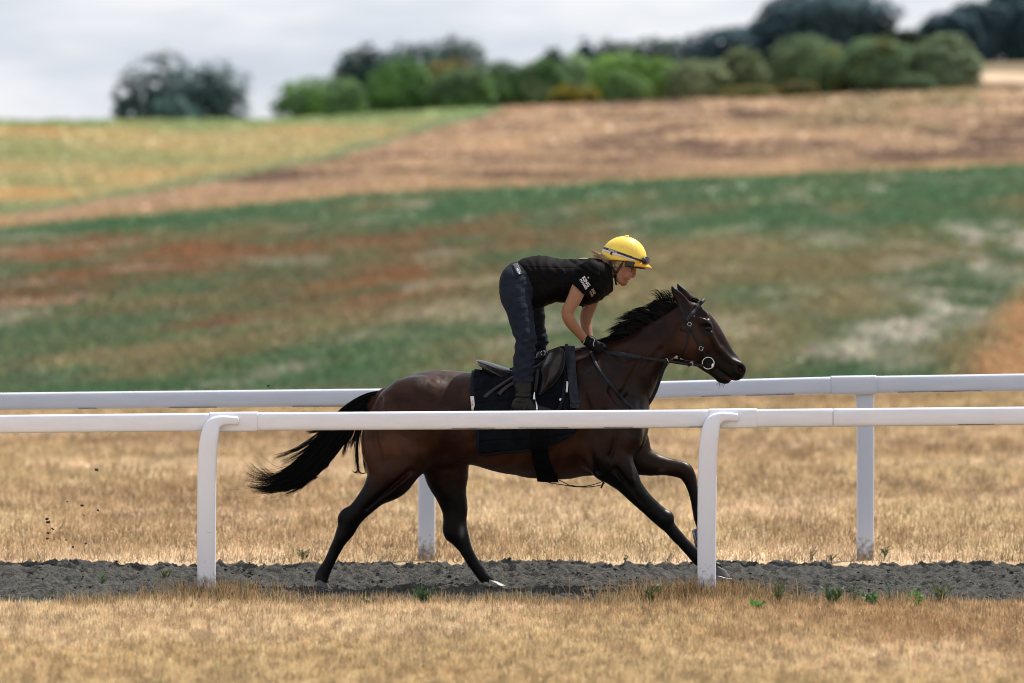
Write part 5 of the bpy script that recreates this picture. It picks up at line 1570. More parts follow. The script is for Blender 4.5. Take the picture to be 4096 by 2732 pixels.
FAR_LEG = [(2085, 1150, 56, .085, .10), (2112, 1210, 52, .082, .14), (2128, 1262, 46, .075, .19), (2141, 1320, 39, .066, .235), (2151, 1362, 36, .060, .26), (2144, 1405, 34, .055, .285), (2135, 1450, 33, .052, .315), (2126, 1520, 29, .044, .335), (2120, 1580, 24, .036, .350), (2120, 1612, 24, .036, .352)]

BF = fld(1980, 925, 2640, 1665, .44, .0042)
BF.chain([(2085, 1128, 70, .135, 0), (2140, 1120, 74, .12, 0), (2210, 1118, 72, .125, 0), (2290, 1116, 74, .14, 0), (2350, 1108, 66, .14, 0), (2392, 1092, 38, .07, 0)], k=.03)
both(BF, [(2380, 1094, 36, .07, -.06), (2350, 1096, 34, .05, -.145)], k=.02)
BF.chain([(2392, 1088, 40, .060, 0), (2430, 1082, 36, .054, 0), (2462, 1068, 38, .056, 0)], k=.025)          # neck
for Lm in (NEAR_ARM, FAR_ARM, NEAR_LEG, FAR_LEG):
    BF.chain(Lm, k=.02)
for s_, (hx, hy) in ((-1, (2385, 1386)), (1, (2390, 1386))):                                                # hands inside the gloves
    BF.chain([(2350 if s_ < 0 else 2364, 1366, 13, .02, s_ * .112), (hx - 10, hy - 4, 15, .016, s_ * .104), (hx + 6, hy + 4, 14, .014, s_ * .10)], k=.01)
both(BF, [(2090, 1610, 22, .034, -.352), (2140, 1636, 17, .034, -.355), (2190, 1642, 12, .030, -.36)], k=.02)
# head: skull, face
BF.ell(2478, 1034, 0, 72, 66, .072, 20, k=.02)
BF.chain([(2490, 1060, 50, .066, 0), (2492, 1086, 39, .058, 0), (2491, 1112, 27, .044, 0), (2492, 1126, 15, .026, 0)], k=.018)
both(BF, [(2466, 1082, 14, .02, -.046), (2478, 1118, 12, .018, -.030), (2492, 1131, 9, .016, -.012)], k=.018)   # jaw line
BF.ell(2496, 1133, 0, 9.5, 9, .016, 0, k=.012)                                                          # chin
BF.chain([(2538, 1068, 9, .034, 0), (2540, 1076, 6, .014, 0)], k=.014)                                   # brow, bridge
BF.chain([(2540, 1082, 5, .008, 0), (2538.5, 1096, 6.0, .0095, 0), (2532.5, 1105.5, 6.2, .0115, 0)], k=.007)    # nose
both(BF, [(2527, 1107, 5, .006, -.012), (2530, 1109, 4.5, .005, -.011)], k=.006)
BF.chain([(2512, 1117.5, 5.6, .020, 0), (2517.5, 1118.5, 4.0, .012, 0)], k=.006)                            # lips
BF.chain([(2506, 1126, 5.6, .018, 0), (2510, 1126.5, 4.2, .012, 0)], k=.006)
BF.chain([(2509, 1122, 1.2, .023, 0), (2519, 1122.6, 1.5, .023, 0)], k=.003, op='sub')
both(BF, [(2514, 1096, 11, .018, -.038), (2504, 1104, 12, .018, -.042)], k=.014)                          # cheek
for s_ in (-1, 1):
    BF.ell(2527, 1080.5, s_ * .034, 10, 6.5, .014, 25, k=.008, op='sub')                                      # eye sockets
    BF.ell(2466, 1058, s_ * .074, 10, 15, .012, -12, k=.006)                                               # ears
    BF.ell(2468, 1056, s_ * .087, 6, 10, .008, -12, k=.004, op='sub')
BV, BQ = BF.skin()
BV = relax(BV, BQ, 1, .4)
bpx, bpy_ = px_of(BV)
c = np.tile(np.array([.285, .140, .082]), (len(BV), 1))
c = mixc(c, (.235, .100, .062), smooth(2468, 2500, bpx) * smooth(1160, 1135, bpy_) * .6)
c = mixc(c, (.30, .10, .08), np.exp(-(((bpx - 2513) / 8) ** 2 + ((bpy_ - 1122) / 6.5) ** 2)) * (np.abs(BV[:, 1]) < .022) * .85)
c = mixc(c, (.38, .15, .11), np.exp(-(((bpx - 2510) / 16) ** 2 + ((bpy_ - 1100) / 12) ** 2)) * .4)
c = mixc(c, (.10, .06, .035), np.exp(-(((bpx - 2530) / 13) ** 2 + ((bpy_ - 1070 - (2530 - bpx) * .12) / 2.6) ** 2)) * (np.abs(BV[:, 1]) > .012) * .75)     # brows
c = mixc(c, (.03, .015, .01), np.exp(-(((bpx - 2529) / 7.5) ** 2 + ((bpy_ - 1078.5) / 2.0) ** 2)) * .75)       # lashes
c = mixc(c, (.16, .10, .05), (bpx < 2500) * (bpy_ < 1056) * (bpx > 2425) * .9)                                # hair line
c *= (1 + .10 * (noise3(BV[:, 0] * 60, BV[:, 1] * 60, BV[:, 2] * 60, 3) - .5))[:, None]
m_skin, t, b = new_mat('skin')
at = t.nodes.new('ShaderNodeAttribute'); at.attribute_name = 'tint'
t.links.new(at.outputs['Color'], b.inputs['Base Color'])
b.inputs['Roughness'].default_value = .5; b.inputs['Specular IOR Level'].default_value = .22
b.inputs['Subsurface Weight'].default_value = .12; b.inputs['Subsurface Radius'].default_value = (.010, .004, .002); b.inputs['Subsurface Scale'].default_value = .5
mesh_obj('body', BV, BQ, m_skin, person, True, np.clip(c, .01, .7))
m_white = mat('eye_white', (.55, .52, .50), rough=.3, var=.05)
m_iris = mat('eye_iris', (.03, .02, .012), rough=.15, var=.2)
for s_ in (-1, 1):
    x, _, z = W(2521.5, 1081)
    v, f = blob((x, s_ * .0325, z), (.0095, .0105, .0065), 9)
    e_ = mesh_obj('eye', v, f, m_white, person)
    v, f = blob((x + .0050, s_ * .0345, z), (.0052, .0090, .0052), 8)
    mesh_obj('iris', v, f, m_iris, e_)

def wrinkle(V, Q, fn):
    return V + vnormals(V, Q) * fn(V)[:, None]

# trousers
m_trouser = mat('slate_trouser_cloth', (.014, .0175, .027), rough=.78, var=.22, scale=12, bump=.0030, bscale=34, spec=.05, stretch=(1, 1, 2.2))
TF = fld(1980, 1020, 2215, 1545, .44, .0046)
TF.chain([(2083, 1128, 84, .155, 0), (2112, 1122, 84, .150, 0)], k=.03)
both(TF, [(2062, 1132, 62, .10, -.075), (2066, 1180, 60, .10, -.10)], k=.03)
TF.chain([(2066, 1160, 66, .105, -.10), (2064, 1190, 58, .10, -.13), (2080, 1250, 52, .088, -.18), (2093, 1313, 45.5, .078, -.225), (2103, 1352, 43, .071, -.25), (2100, 1390, 42, .066, -.272), (2094, 1436, 42.5, .064, -.302), (2092, 1477, 42, .062, -.322), (2092, 1530, 41, .060, -.338)], k=.03)
TF.chain([(2090, 1165, 62, .10, .10), (2118, 1220, 56, .095, .145), (2130, 1262, 52, .088, .19), (2138, 1313, 44, .078, .232), (2150, 1357, 43, .071, .258), (2144, 1397, 41, .066, .285), (2137, 1436, 42, .064, .31), (2130, 1480, 42, .062, .325), (2122, 1530, 41, .060, .338)], k=.03)
TF.cut(2092, 1524, 0, 1)
TF.cut(2078, 1056, .72, -.62)
V, Q = TF.skin(); V = relax(V, Q, 1, .4)
def trouser_folds(V):
    px, py = px_of(V)
    ang = np.arctan2(V[:, 1] + .28 * np.sign(-V[:, 1]) * -1, V[:, 0] - .09)
    kn = np.exp(-((py - 1370) / 34) ** 2) + .8 * np.exp(-((py - 1475) / 50) ** 2) + .35
    w1 = np.sin((py + .35 * (px - 2095)) / 4.6 + 3.0 * noise3(V[:, 0] * 9, V[:, 1] * 9, V[:, 2] * 7, 4) * 2)
    w2 = np.sin((py - .55 * (px - 2095)) / 7.5 + 4.0 * noise3(V[:, 0] * 7, V[:, 1] * 7, V[:, 2] * 5, 8))
    dr = (noise3(V[:, 0] * 14, V[:, 1] * 14, V[:, 2] * 6, 6) - .5)
    pocket = np.exp(-(np.abs(np.hypot((px - 2030) / 1.0, (py - 1100) / 1.6) - 26) / 2.2) ** 2) * (V[:, 1] < 0) * (px < 2060)
    seam = np.exp(-((px - (2088 + (py - 1150) * .05)) / 2.0) ** 2) * (V[:, 1] < -.1)
    w1 = np.sign(w1) * np.abs(w1) ** .7; w2 = np.sign(w2) * np.abs(w2) ** .7
    return (.0030 * w1 * kn * (.25 + .75 * (px > 2085)) + .0032 * w2 * kn * .8 + .006 * dr * (py > 1150) - .0022 * pocket - .0014 * seam) * smooth(1040, 1080, py)
V = wrinkle(V, Q, trouser_folds)
mesh_obj('trousers', V, Q, m_trouser, person)

# short-sleeved shirt
m_shirt = mat('black_knit', (.0042, .0044, .0055), rough=.9, var=.3, scale=30, bump=.0012, bscale=150, spec=.03)
SF = fld(2180, 1020, 2470, 1260, .30, .004)
SF.chain([(2240, 1118, 76, .130, 0), (2290, 1116, 80, .146, 0), (2350, 1108, 74, .155, 0), (2392, 1092, 52, .10, 0)], k=.03)
SF.chain([(2352, 1092, 48, .068, -.148), (2335, 1112, 47, .066, -.166), (2316, 1146, 42, .060, -.185), (2298, 1185, 40, .058, -.20)], k=.025)
SF.chain([(2385, 1100, 48, .068, .148), (2382, 1140, 44, .062, .175), (2374, 1180, 41, .058, .19), (2366, 1215, 40, .058, .20)], k=.025)
X_, Y_, Z_ = SF.axes()
cx, _, cz = W(2304, 1150)
dn = ((X_[:, None, None] - cx) * -.70 - (Z_[None, None, :] - cz) * .71)
SF.F = np.where(Y_[None, :, None] < -.09, np.maximum(SF.F, dn - 0 * Y_[None, :, None]), SF.F)
cx2, _, cz2 = W(2376, 1194)
dn2 = ((X_[:, None, None] - cx2) * -.25 - (Z_[None, None, :] - cz2) * .97)
SF.F = np.where(Y_[None, :, None] > .09, np.maximum(SF.F, dn2 + 0 * Y_[None, :, None]), SF.F).astype(np.float32)
V, Q = SF.skin(); V = relax(V, Q, 2, .5)
V = wrinkle(V, Q, lambda V: .006 * (noise3(V[:, 0] * 16, V[:, 1] * 16, V[:, 2] * 16, 12) - .5) + .0015 * np.sin((V[:, 0] * .6 + V[:, 2]) * 130 + 5 * noise3(V[:, 0] * 8, V[:, 1] * 8, V[:, 2] * 8, 2)))
mesh_obj('shirt', V, Q, m_shirt, person)

# padded vest
m_vest = mat('black_padded_nylon', (.0045, .0040, .0042), rough=.75, var=.3, scale=14, bump=.0012, bscale=70, spec=.06)
VF = fld(2050, 1005, 2480, 1260, .30, .0042)
VF.chain([(2128, 1122, 96, .158, 0), (2165, 1116, 95, .155, 0), (2220, 1120, 87, .150, 0), (2290, 1126, 89, .166, 0), (2345, 1126, 92, .176, 0), (2388, 1110, 70, .150, 0)], k=.03)
VF.chain([(2142, 1180, 58, .135, 0), (2190, 1168, 46, .13, 0)], k=.03)
VF.chain([(2330, 1156, 62, .14, 0), (2372, 1150, 52, .125, 0), (2404, 1140, 36, .10, 0)], k=.03)
VF.chain([(2390, 1092, 56, .082, 0), (2412, 1098, 58, .078, 0), (2428, 1104, 58, .076, 0)], k=.025)
VF.chain([(2428, 1140, 26, .05, 0), (2436, 1152, 18, .04, 0)], k=.02)
both(VF, [(2392, 1088, 40, .05, -.10), (2352, 1082, 40, .05, -.145)], k=.02)
for s_, (ax_, ay_) in ((-1, (2322, 1118)), (1, (2372, 1128))):
    VF.ell(ax_, ay_, s_ * .215, 46, 52, .062, -25, k=.012, op='sub')                                   # armholes
VF.cut(2100, 1130, -.93, .37)
VF.cut(2449, 1100, 1.0, -.10)
VF.ell(2452, 1082, 0, 26, 40, .055, 10, k=.008, op='sub')                                               # inside of the collar
V, Q = VF.skin(); V = relax(V, Q, 2, .45)
def vest_seams(V):
    px, py = px_of(V)
    s1 = np.exp(-((py - (1072 + (px - 2250) * .02)) / 2.4) ** 2) * (px > 2090) * (px < 2300)
    s2 = np.exp(-((px - 2190 - (py - 1100) * .05) / 2.2) ** 2) * (py > 1072)
    s3 = np.exp(-((px - 2262 - (py - 1100) * .05) / 2.2) ** 2) * (py > 1072)
    s4 = np.exp(-((py - 1140) / 2.2) ** 2) * (px > 2110) * (px < 2280)
    s5 = np.exp(-((px - (2420)) / 2.4) ** 2)
    fold = noise3(V[:, 0] * 11, V[:, 1] * 9, V[:, 2] * 16, 14) - .5
    return -.0018 * (s1 + s2 + s3 + s4 + s5) + .0045 * fold + .0012 * np.sin((V[:, 0] + .5 * V[:, 2]) * 120 + 9 * fold)
V = wrinkle(V, Q, vest_seams)
vest = mesh_obj('vest', V, Q, m_vest, person)
x, y, z = W(2432, 1172, -.02)
v, f = sweep([(x, y, z + .008), (x + .002, y, z - .004), (x, y, z - .016)], .003, .0018, 3, 8, side=(0, 1, 0)); mesh_obj('zip_pull', v, f, m_rubber, vest)
x, y, z = W(2340, 1218, -.11)
v, f = sweep([(x, y, z + .006), (x - .010, y, z - .004), (x - .020, y, z - .012)], .008, .003, 3, 8, side=(0, 1, 0)); mesh_obj('side_strap', v, f, m_rubber, vest)

# lettering ---------------------------------------------------------
m_print = mat('white_print', (.62, .62, .64), rough=.7, var=.08)
m_gold = mat('gold_print', (.42, .28, .08), rough=.6, var=.1)
m_beige = mat('beige_print', (.42, .34, .24), rough=.7, var=.1)
def text_mesh(txt, size):
    cu = bpy.data.curves.new('lettering', 'FONT')
    cu.body = txt; cu.size = size; cu.align_x = 'CENTER'; cu.align_y = 'CENTER'; cu.resolution_u = 3; cu.offset = size * .026
    ob = bpy.data.objects.new('lettering', cu)
    COL.objects.link(ob)
    dg = bpy.context.evaluated_depsgraph_get()
    me = bpy.data.meshes.new_from_object(ob.evaluated_get(dg))
    V = np.array([v.co[:] for v in me.vertices]); Fc = [tuple(p.vertices) for p in me.polygons]
    bpy.data.objects.remove(ob); bpy.data.curves.remove(cu); bpy.data.meshes.remove(me)
    return V, Fc
def decal(name, V2, Fc, px, py, ang, field, parent, material, off=.004, sq=1.0):
    """flat print laid on cloth, seen from the near side"""
    cx, _, cz = W(px, py); a = math.radians(ang)
    x = cx + V2[:, 0] * sq * math.cos(a) + V2[:, 1] * math.sin(a); z = cz - V2[:, 0] * sq * math.sin(a) + V2[:, 1] * math.cos(a)
    ys = np.array([field.surf(p, q) if field.surf(p, q) is not None else np.nan for p, q in zip(x, z)])
    ys = np.where(np.isnan(ys), np.nanmin(ys), ys)
    A = np.column_stack([x - cx, z - cz, (x - cx) ** 2, (z - cz) ** 2, (x - cx) * (z - cz), np.ones(len(x))])
    co_, *_r = np.linalg.lstsq(A, ys, rcond=None)
    yf = A @ co_
    P = np.stack([x, np.minimum(yf, ys) - off, z], 1)
    tri = [];
    for q in Fc:
        for k in range(1, len(q) - 1): tri.append((q[0], q[k], q[k + 1]))
    return mesh_obj(name, P, np.array(tri), material, parent, False)
lets = empty('sleeve_lettering', W(2325, 1130, -.2)) if False else None
for txt, size, px, py in (('KING', .0275, 2342, 1127), ('POWER', .0200, 2331.5, 1137)):
    V2, Fc = text_mesh(txt, size)
    decal('lettering', V2, Fc, px, py, 57, SF, person, m_print, .007)
crown = .62 * np.array([(-.010, 0), (.010, 0), (.013, .014), (.006, .007), (0, .016), (-.006, .007), (-.013, .014)])
decal('crown_emblem', crown, [(0, 1, 2, 3), (0, 3, 4, 5), (0, 5, 6)], 2349, 1112, 57, SF, person, m_gold, .007, .75)
for txt, size, px, py in (('KING', .022, 2372, 1166), ('POWER', .016, 2363, 1176)):
    V2, Fc = text_mesh(txt, size)
    decal('lettering', V2, Fc, px, py, 62, VF, person, m_beige, .005, .62)
V2, Fc = text_mesh('MARCH', .0145)
# waistband
wb = strap('waistband', [(2061, 1058), (2069, 1076), (2079, 1100)], .030, person, mat('waistband_knit', (.028, .034, .048), rough=.7, var=.2), field=TF, off=.003, thick=.004)
decal('lettering', V2, Fc, 2071, 1081, 64, TF, wb, m_print, .011)
# emblem on the back of the collar
x, _, z = W(2334, 1034)
v, f = blob((x, -.03, z - .001), (.030, .020, .0045), 9)
mesh_obj('collar_emblem', v, f, m_beige, vest)

# gloves
m_glove = mat('black_glove', (.0065, .0068, .0078), rough=.7, var=.3, scale=40, bump=.001, bscale=150, spec=.08)
m_trim = mat('pale_trim', (.48, .47, .48), rough=.6, var=.1)
def glove(s_, wx, wy, hx, hy):
    G = fld(2320, 1335, 2450, 1440, (.03, .18) if s_ > 0 else (-.18, -.03), .0026)
    G.chain([(wx, wy, 20, .030, s_ * .116), (wx + 14, wy + 10, 20, .028, s_ * .112), (hx - 8, hy - 4, 22, .022, s_ * .106), (hx + 8, hy + 5, 20, .019, s_ * .102)], k=.008)
    kn = [(hx + 20, hy - 9), (hx + 25, hy + 1), (hx + 23, hy + 11), (hx + 14, hy + 20)]
    ln = [1.0, 1.1, 1.0, .82]
    for (kx, ky), l_ in zip(kn, ln):
        p = [(kx - 12, ky - 1, .106), (kx, ky, .108), (kx + 10 * l_, ky + 4 * l_, .094), (kx + 8 * l_, ky + 8 * l_, .074), (kx - 4, ky + 9, .066)]
        P = np.array([(*W(a_, b_)[:1], s_ * y_, W(a_, b_)[2]) for a_, b_, y_ in p])
        G.caps(P, [.0095, .0098, .0088, .0082, .0075], k=.004)
    p = [(hx - 6, hy - 12, .088), (hx + 8, hy - 14, .074), (hx + 22, hy - 8, .064), (hx + 30, hy, .062)]
    P = np.array([(*W(a_, b_)[:1], s_ * y_, W(a_, b_)[2]) for a_, b_, y_ in p])
    G.caps(P, [.0115, .0105, .0095, .008], k=.006)
    V, Q = G.skin(); V = relax(V, Q, 1, .4)
    gl = mesh_obj('glove', V, Q, m_glove, person)
    if s_ < 0:
        a = np.array([(2340, 1376), (2346, 1356), (2352, 1347)])
        strap('glove_cuff', a, .020, gl, m_glove, field=G, off=.003, thick=.005)
        strap('cuff_trim', [(2330, 1374), (2338, 1362), (2347, 1346)], .005, gl, m_trim, field=G, off=.003, thick=.003)
        strap('cuff_trim', [(2352, 1348), (2366, 1352), (2376, 1360), (2370, 1374), (2374, 1384)], .004, gl, m_trim, field=G, off=.004, thick=.003)
        bl = np.array([(2352, 1368), (2366, 1360)])
        strap('wrist_tab', bl, .022, gl, m_rubber, field=G, off=.003, thick=.005)
    return gl
glove(-1, 2342, 1360, 2385, 1386)
glove(1, 2362, 1362, 2392, 1386)

# boots
m_boot = mat('dark_boot_leather', (.012, .0105, .0105), rough=.45, var=.4, scale=16, bump=.0015, bscale=60, spec=.18, rvar=.1)
m_sole = mat('boot_sole', (.030, .026, .020), rough=.8, var=.4, scale=40)
for s_, dx in ((-1, 0), (1, 30)):
    G = fld(2020 + dx, 1500, 2240 + dx, 1675, (.28, .44) if s_ > 0 else (-.44, -.28), .0036)
    G.chain([(2092 + dx, 1512, 36, .052, s_ * .340), (2093 + dx, 1550, 34, .048, s_ * .346), (2092 + dx, 1585, 31, .043, s_ * .352), (2086 + dx, 1612, 32, .042, s_ * .354)], k=.015)
    G.chain([(2074 + dx, 1622, 30, .038, s_ * .354), (2110 + dx, 1622, 28, .042, s_ * .357), (2150 + dx, 1634, 20, .044, s_ * .360), (2190 + dx, 1640, 15, .038, s_ * .362), (2208 + dx, 1643, 10, .026, s_ * .362)], k=.015)
    G.cut(2100, 1650, 0, 1)
    V, Q = G.skin(); V = relax(V, Q, 2, .4)
    V = wrinkle(V, Q, lambda V: .0035 * np.sin(V[:, 2] * 220 + 5 * noise3(V[:, 0] * 12, V[:, 1] * 12, V[:, 2] * 9, 3)) * np.exp(-((px_of(V)[1] - 1590) / 22) ** 2) + .003 * (noise3(V[:, 0] * 30, V[:, 1] * 30, V[:, 2] * 30, 5) - .5))
    bt = mesh_obj('boot', V, Q, m_boot, person)
    sl = np.array([(2046, 1648), (2080, 1652), (2120, 1652), (2160, 1655), (2212, 1654)], float)
    Q3 = np.array([((p[0] + dx - 2048) / 680, s_ * y_, CAM_H + (YH - p[1]) / 680) for p, y_ in zip(sl, (.354, .354, .357, .36, .362))])
    Qc = catmull(np.column_stack([Q3, [.032, .036, .036, .042, .02]]), 5)
    v, f = sweep(Qc[:, :3], .008, Qc[:, 3], 3, 14, side=(0, 1, 0)); mesh_obj('sole', v, f, m_sole, bt)
    if s_ < 0:
        strap('spur_strap', [(2108, 1606), (2098, 1622), (2092, 1640)], .016, bt, m_bluestrap, field=G, off=.002, thick=.004)

# hair
m_blond = mat('blond_hair', (.38, .27, .15), rough=.45, var=.4, scale=80, spec=.4)
r = np.random.default_rng(77)
g = Geo()
n = 900
lock = r.integers(0, 9, n)
LT = np.array([(2364, 1003), (2372, 1008), (2368, 1016), (2380, 1022), (2376, 1030), (2390, 1036), (2412, 1060), (2424, 1068), (2436, 1064)], float)
LM = np.array([(2392, 1010), (2396, 1016), (2396, 1024), (2400, 1028), (2402, 1036), (2408, 1040), (2414, 1044), (2424, 1050), (2436, 1050)], float)
root = np.array([2432.0, 1036.0]) + r.normal(0, 1, (n, 2)) * [9, 7]
tip = LT[lock] + r.normal(0, 1, (n, 2)) * [4, 2.2]
midp = LM[lock] + r.normal(0, 1, (n, 2)) * [4, 3]
ly = r.normal(-.012, .022, 9)
yy = np.stack([r.normal(-.02, .03, n), ly[lock] + r.normal(0, .012, n), ly[lock] * 1.3 + r.normal(0, .008, n)])
Qh = bez(np.column_stack([root, yy[0]]), np.column_stack([midp, yy[1]]), np.column_stack([tip, yy[2]]), 9)
v, f = strands(to3(Qh[..., :2], Qh[..., 2]), r.uniform(.0005, .0012, n), 12, .12); g.add(v, f)
# side hair by the temple
n = 160
root = np.stack([r.uniform(2470, 2500, n), r.uniform(1034, 1046, n)], 1); tip = np.stack([r.uniform(2462, 2500, n), r.uniform(1050, 1066, n)], 1)
X0 = to3(root, np.zeros(n)); X1 = to3(tip, np.zeros(n))
ya = np.array([BF.surf(p[0], p[2]) or -.07 for p in X0]) - .004; yb_ = np.array([BF.surf(p[0], p[2]) or -.07 for p in X1]) - .003
Qh = bez(np.column_stack([root, ya]), np.column_stack([(root + tip) / 2, (ya + yb_) / 2 - .003]), np.column_stack([tip, yb_]), 6)
v, f = strands(to3(Qh[..., :2], Qh[..., 2]), r.uniform(.0006, .0013, n), 13, .3); g.add(v, f)
g.build('hair', m_blond, person)

# helmet -------------------------------------------------------------
m_yellow = mat('yellow_silk', (.80, .58, .085), rough=.45, var=.07, scale=9, bump=.0015, bscale=26, spec=.4, stretch=(1, 1, .5))
m_orange = mat('yellow_peak', (.62, .30, .02), rough=.45, var=.1, scale=20, spec=.35)
m_band = mat('reflective_band', (.60, .54, .54), rough=.5, var=.1)
m_black = mat('black_plastic', (.010, .010, .012), rough=.35, var=.3, spec=.4)
helmet = empty('riding_helmet', W(2496, 1040), 'yellow silk-covered riding helmet with peak on the rider\'s head', 'helmet')
HC = np.array(W(2495, 1034)); HR = np.array([91 / 680, .098, 89 / 680]); TILT = math.radians(6)
RT = np.array([[math.cos(TILT), 0, math.sin(TILT)], [0, 1, 0], [-math.sin(TILT), 0, math.cos(TILT)]])
def hp(th, ph, k=1.0):
    d = np.stack([np.sin(th) * np.cos(ph), np.sin(th) * np.sin(ph), np.cos(th)], -1)
    return HC + (d * HR * np.asarray(k)[..., None] if np.ndim(k) else d * HR * k) @ RT.T
th = np.linspace(.001, 1, 30); ph = np.linspace(0, 2 * math.pi, 96, endpoint=False)
PH, TT = np.meshgrid(ph, th)
lim = math.radians(96) + .10 * np.exp(-((np.abs(PH - math.pi)) / .9) ** 2) * 1.0
TH = TT * lim
seam = np.minimum(np.abs(((PH / (math.pi / 3)) + .5) % 1 - .5) * (math.pi / 3), 1)
K = 1 - .014 * np.exp(-(seam * np.sin(TH) / .03) ** 2) + .012 * np.cos(PH * 6) * np.sin(TH) * .6 - .03 * smooth(.93, 1.0, TT) + .012 * np.sin(PH * 46) * smooth(.84, .97, TT)
V = hp(TH, PH, K).reshape(-1, 3)
n_ = len(ph); R_ = len(th)
inner = hp(TH[-1] - .03, PH[-1], .90); mid_ = hp(TH[-8], PH[-1], .86)
V = np.vstack([V, inner, mid_]); R2 = R_ + 2
i = np.arange(R2 - 1)[:, None] * n_; j = np.arange(n_)[None]; k = (j + 1) % n_
cover = mesh_obj('silk_cover', V, np.stack([i + j, i + n_ + j, i + n_ + k, i + k], -1).reshape(-1, 4), m_yellow, helmet)
top = hp(np.array(.03), np.array(0.0))
v, f = blob(top + [0, 0, .002], (.014, .014, .006), 10); mesh_obj('button', v, f, m_yellow, cover)
# peak
V = []; na, nr = 33, 8
A_ = np.linspace(-1.15, 1.15, na)
for t_ in (0, 1):
    for a_ in A_:
        for q in np.linspace(0, 1, nr):
            base = hp(np.array(math.radians(95)), np.array(a_), .97)
            reach = (.038 * math.cos(a_ / 1.15 * math.pi / 2) ** .6 + .002)
            p = base + RT @ np.array([math.cos(a_) * reach * q * 1.0, math.sin(a_) * reach * q * .35, -.014 * q - .010 * q * q]) - np.array([0, 0, .006 * t_])
            V.append(p)
V = np.array(V); half = na * nr
i = np.arange(na - 1)[:, None] * nr + np.arange(nr - 1)[None]
q = np.stack([i, i + nr, i + nr + 1, i + 1], -1).reshape(-1, 4)
loop = np.concatenate([np.arange(na) * nr + nr - 1])
rim = np.stack([loop[:-1], loop[1:], loop[1:] + half, loop[:-1] + half], 1)
mesh_obj('peak', V, np.vstack([q[:, ::-1], q + half, rim[:, ::-1]]), m_orange, helmet)
def helmet_ring(z0, m_, ph0, ph1, k=1.012, n=60):
    pts, nn = [], []
    ths = np.linspace(.2, 1.85, 400)
    for p_ in np.linspace(ph0, ph1, n):
        P = hp(ths, np.full(400, p_), k)
        e_ = np.abs((P[:, 2] - HC[2]) - (z0 + m_ * (P[:, 0] - HC[0])))
        b_ = P[e_.argmin()]
        pts.append(b_); nn.append((b_ - HC) / HR ** 2)
    return np.array(pts), unit(np.array(nn))
P, N = helmet_ring(.0135, -.33, math.radians(60), math.radians(300), 1.008)
P0, N0 = P, N
k3 = 6 * (len(P) // 6)
v, f = ribbon(P, N, .0175, .0015); mesh_obj('reflective_band', v, f, m_band, cover)
P, N = helmet_ring(.0150, -.20, math.radians(232), math.radians(272), 1.016, 20)
v, f = ribbon(P, N, .014, .002); tab_ = mesh_obj('reflective_tab', v, f, m_band, cover)
v, f = ribbon(P[:4], N[:4], .016, .003); mesh_obj('tab_end', v, f, m_black, tab_)
# harness
def harness(name, pts, w_, par):
    return strap(name, pts, w_, par, m_black, field=BF, off=.003, thick=.004)
hs = harness('chin_strap', [(2464, 1092), (2462, 1106), (2463, 1120), (2466, 1136)], .016, helmet)
harness('front_strap', [(2489, 1044), (2484, 1060), (2474, 1076), (2464, 1090)], .015, helmet)
harness('rear_strap', [(2440, 1046), (2447, 1060), (2454, 1076), (2462, 1090)], .014, helmet)
v, f = blob((W(2453, 1063)[0], (BF.surf(W(2453, 1063)[0], W(2453, 1063)[2]) or -.06) - .008, W(2453, 1063)[2]), (.006, .004, .007), 8)
mesh_obj('green_clip', v, f, mat('green_plastic', (.02, .30, .20), rough=.4), helmet)
v, f = blob((W(2466, 1138)[0], -.035, W(2466, 1138)[2]), (.006, .024, .006), 9); mesh_obj('chin_cup', v, f, m_black, helmet)
v, f = blob((W(2461, 1114)[0], (BF.surf(W(2461, 1114)[0], W(2461, 1114)[2]) or -.06) - .007, W(2461, 1114)[2]), (.007, .002, .0018), 7); mesh_obj('strap_clip', v, f, m_print, helmet)
Q = np.array([hp(np.array(math.radians(98)), np.array(a_), .93) + [0.004, 0, -.012 - .006 * math.cos(a_)] for a_ in np.linspace(-1.5, 1.5, 25)])
v, f = sweep(Q, .018, .007, 3, 10, side=None); mesh_obj('inner_shell', v, f, m_black, helmet)
# goggles
goggles = empty('goggles', W(2575, 1030), 'dark racing goggles pushed up on the front of the yellow helmet', 'goggles')
P, N = helmet_ring(.0215, -.345, math.radians(42), math.radians(318), 1.020, 80)
v, f = ribbon(P, N, .0125, .0025); gs = mesh_obj('strap', v, f, m_black, goggles)
V2, Fc = text_mesh('Breeze Up', .013)
cu = np.cumsum(np.r_[0, np.linalg.norm(np.diff(P, axis=0), axis=1)])
i0 = np.argmin(np.abs(P[:, 0] - W(2450, 0)[0]) + 10 * (P[:, 1] > 0))
uu = cu[i0] + V2[:, 0]
Pb = np.stack([np.interp(uu, cu, P[:, k]) for k in range(3)], 1); Nb = unit(np.stack([np.interp(uu, cu, N[:, k]) for k in range(3)], 1)); Tb = unit(np.stack([np.interp(uu, cu, np.gradient(P[:, k])) for k in range(3)], 1))
Sb = np.cross(Nb, Tb); Sb *= np.sign(Sb[:, 2:3])
tri = [(q[0], q[k], q[k + 1]) for q in Fc for k in range(1, len(q) - 1)]
mesh_obj('lettering', Pb + Nb * .0032 + Sb * V2[:, 1:2], np.array(tri), m_print, gs, False)
m_lens = mat('smoked_lens', (.012, .013, .016), rough=.22, var=.1, spec=.4)
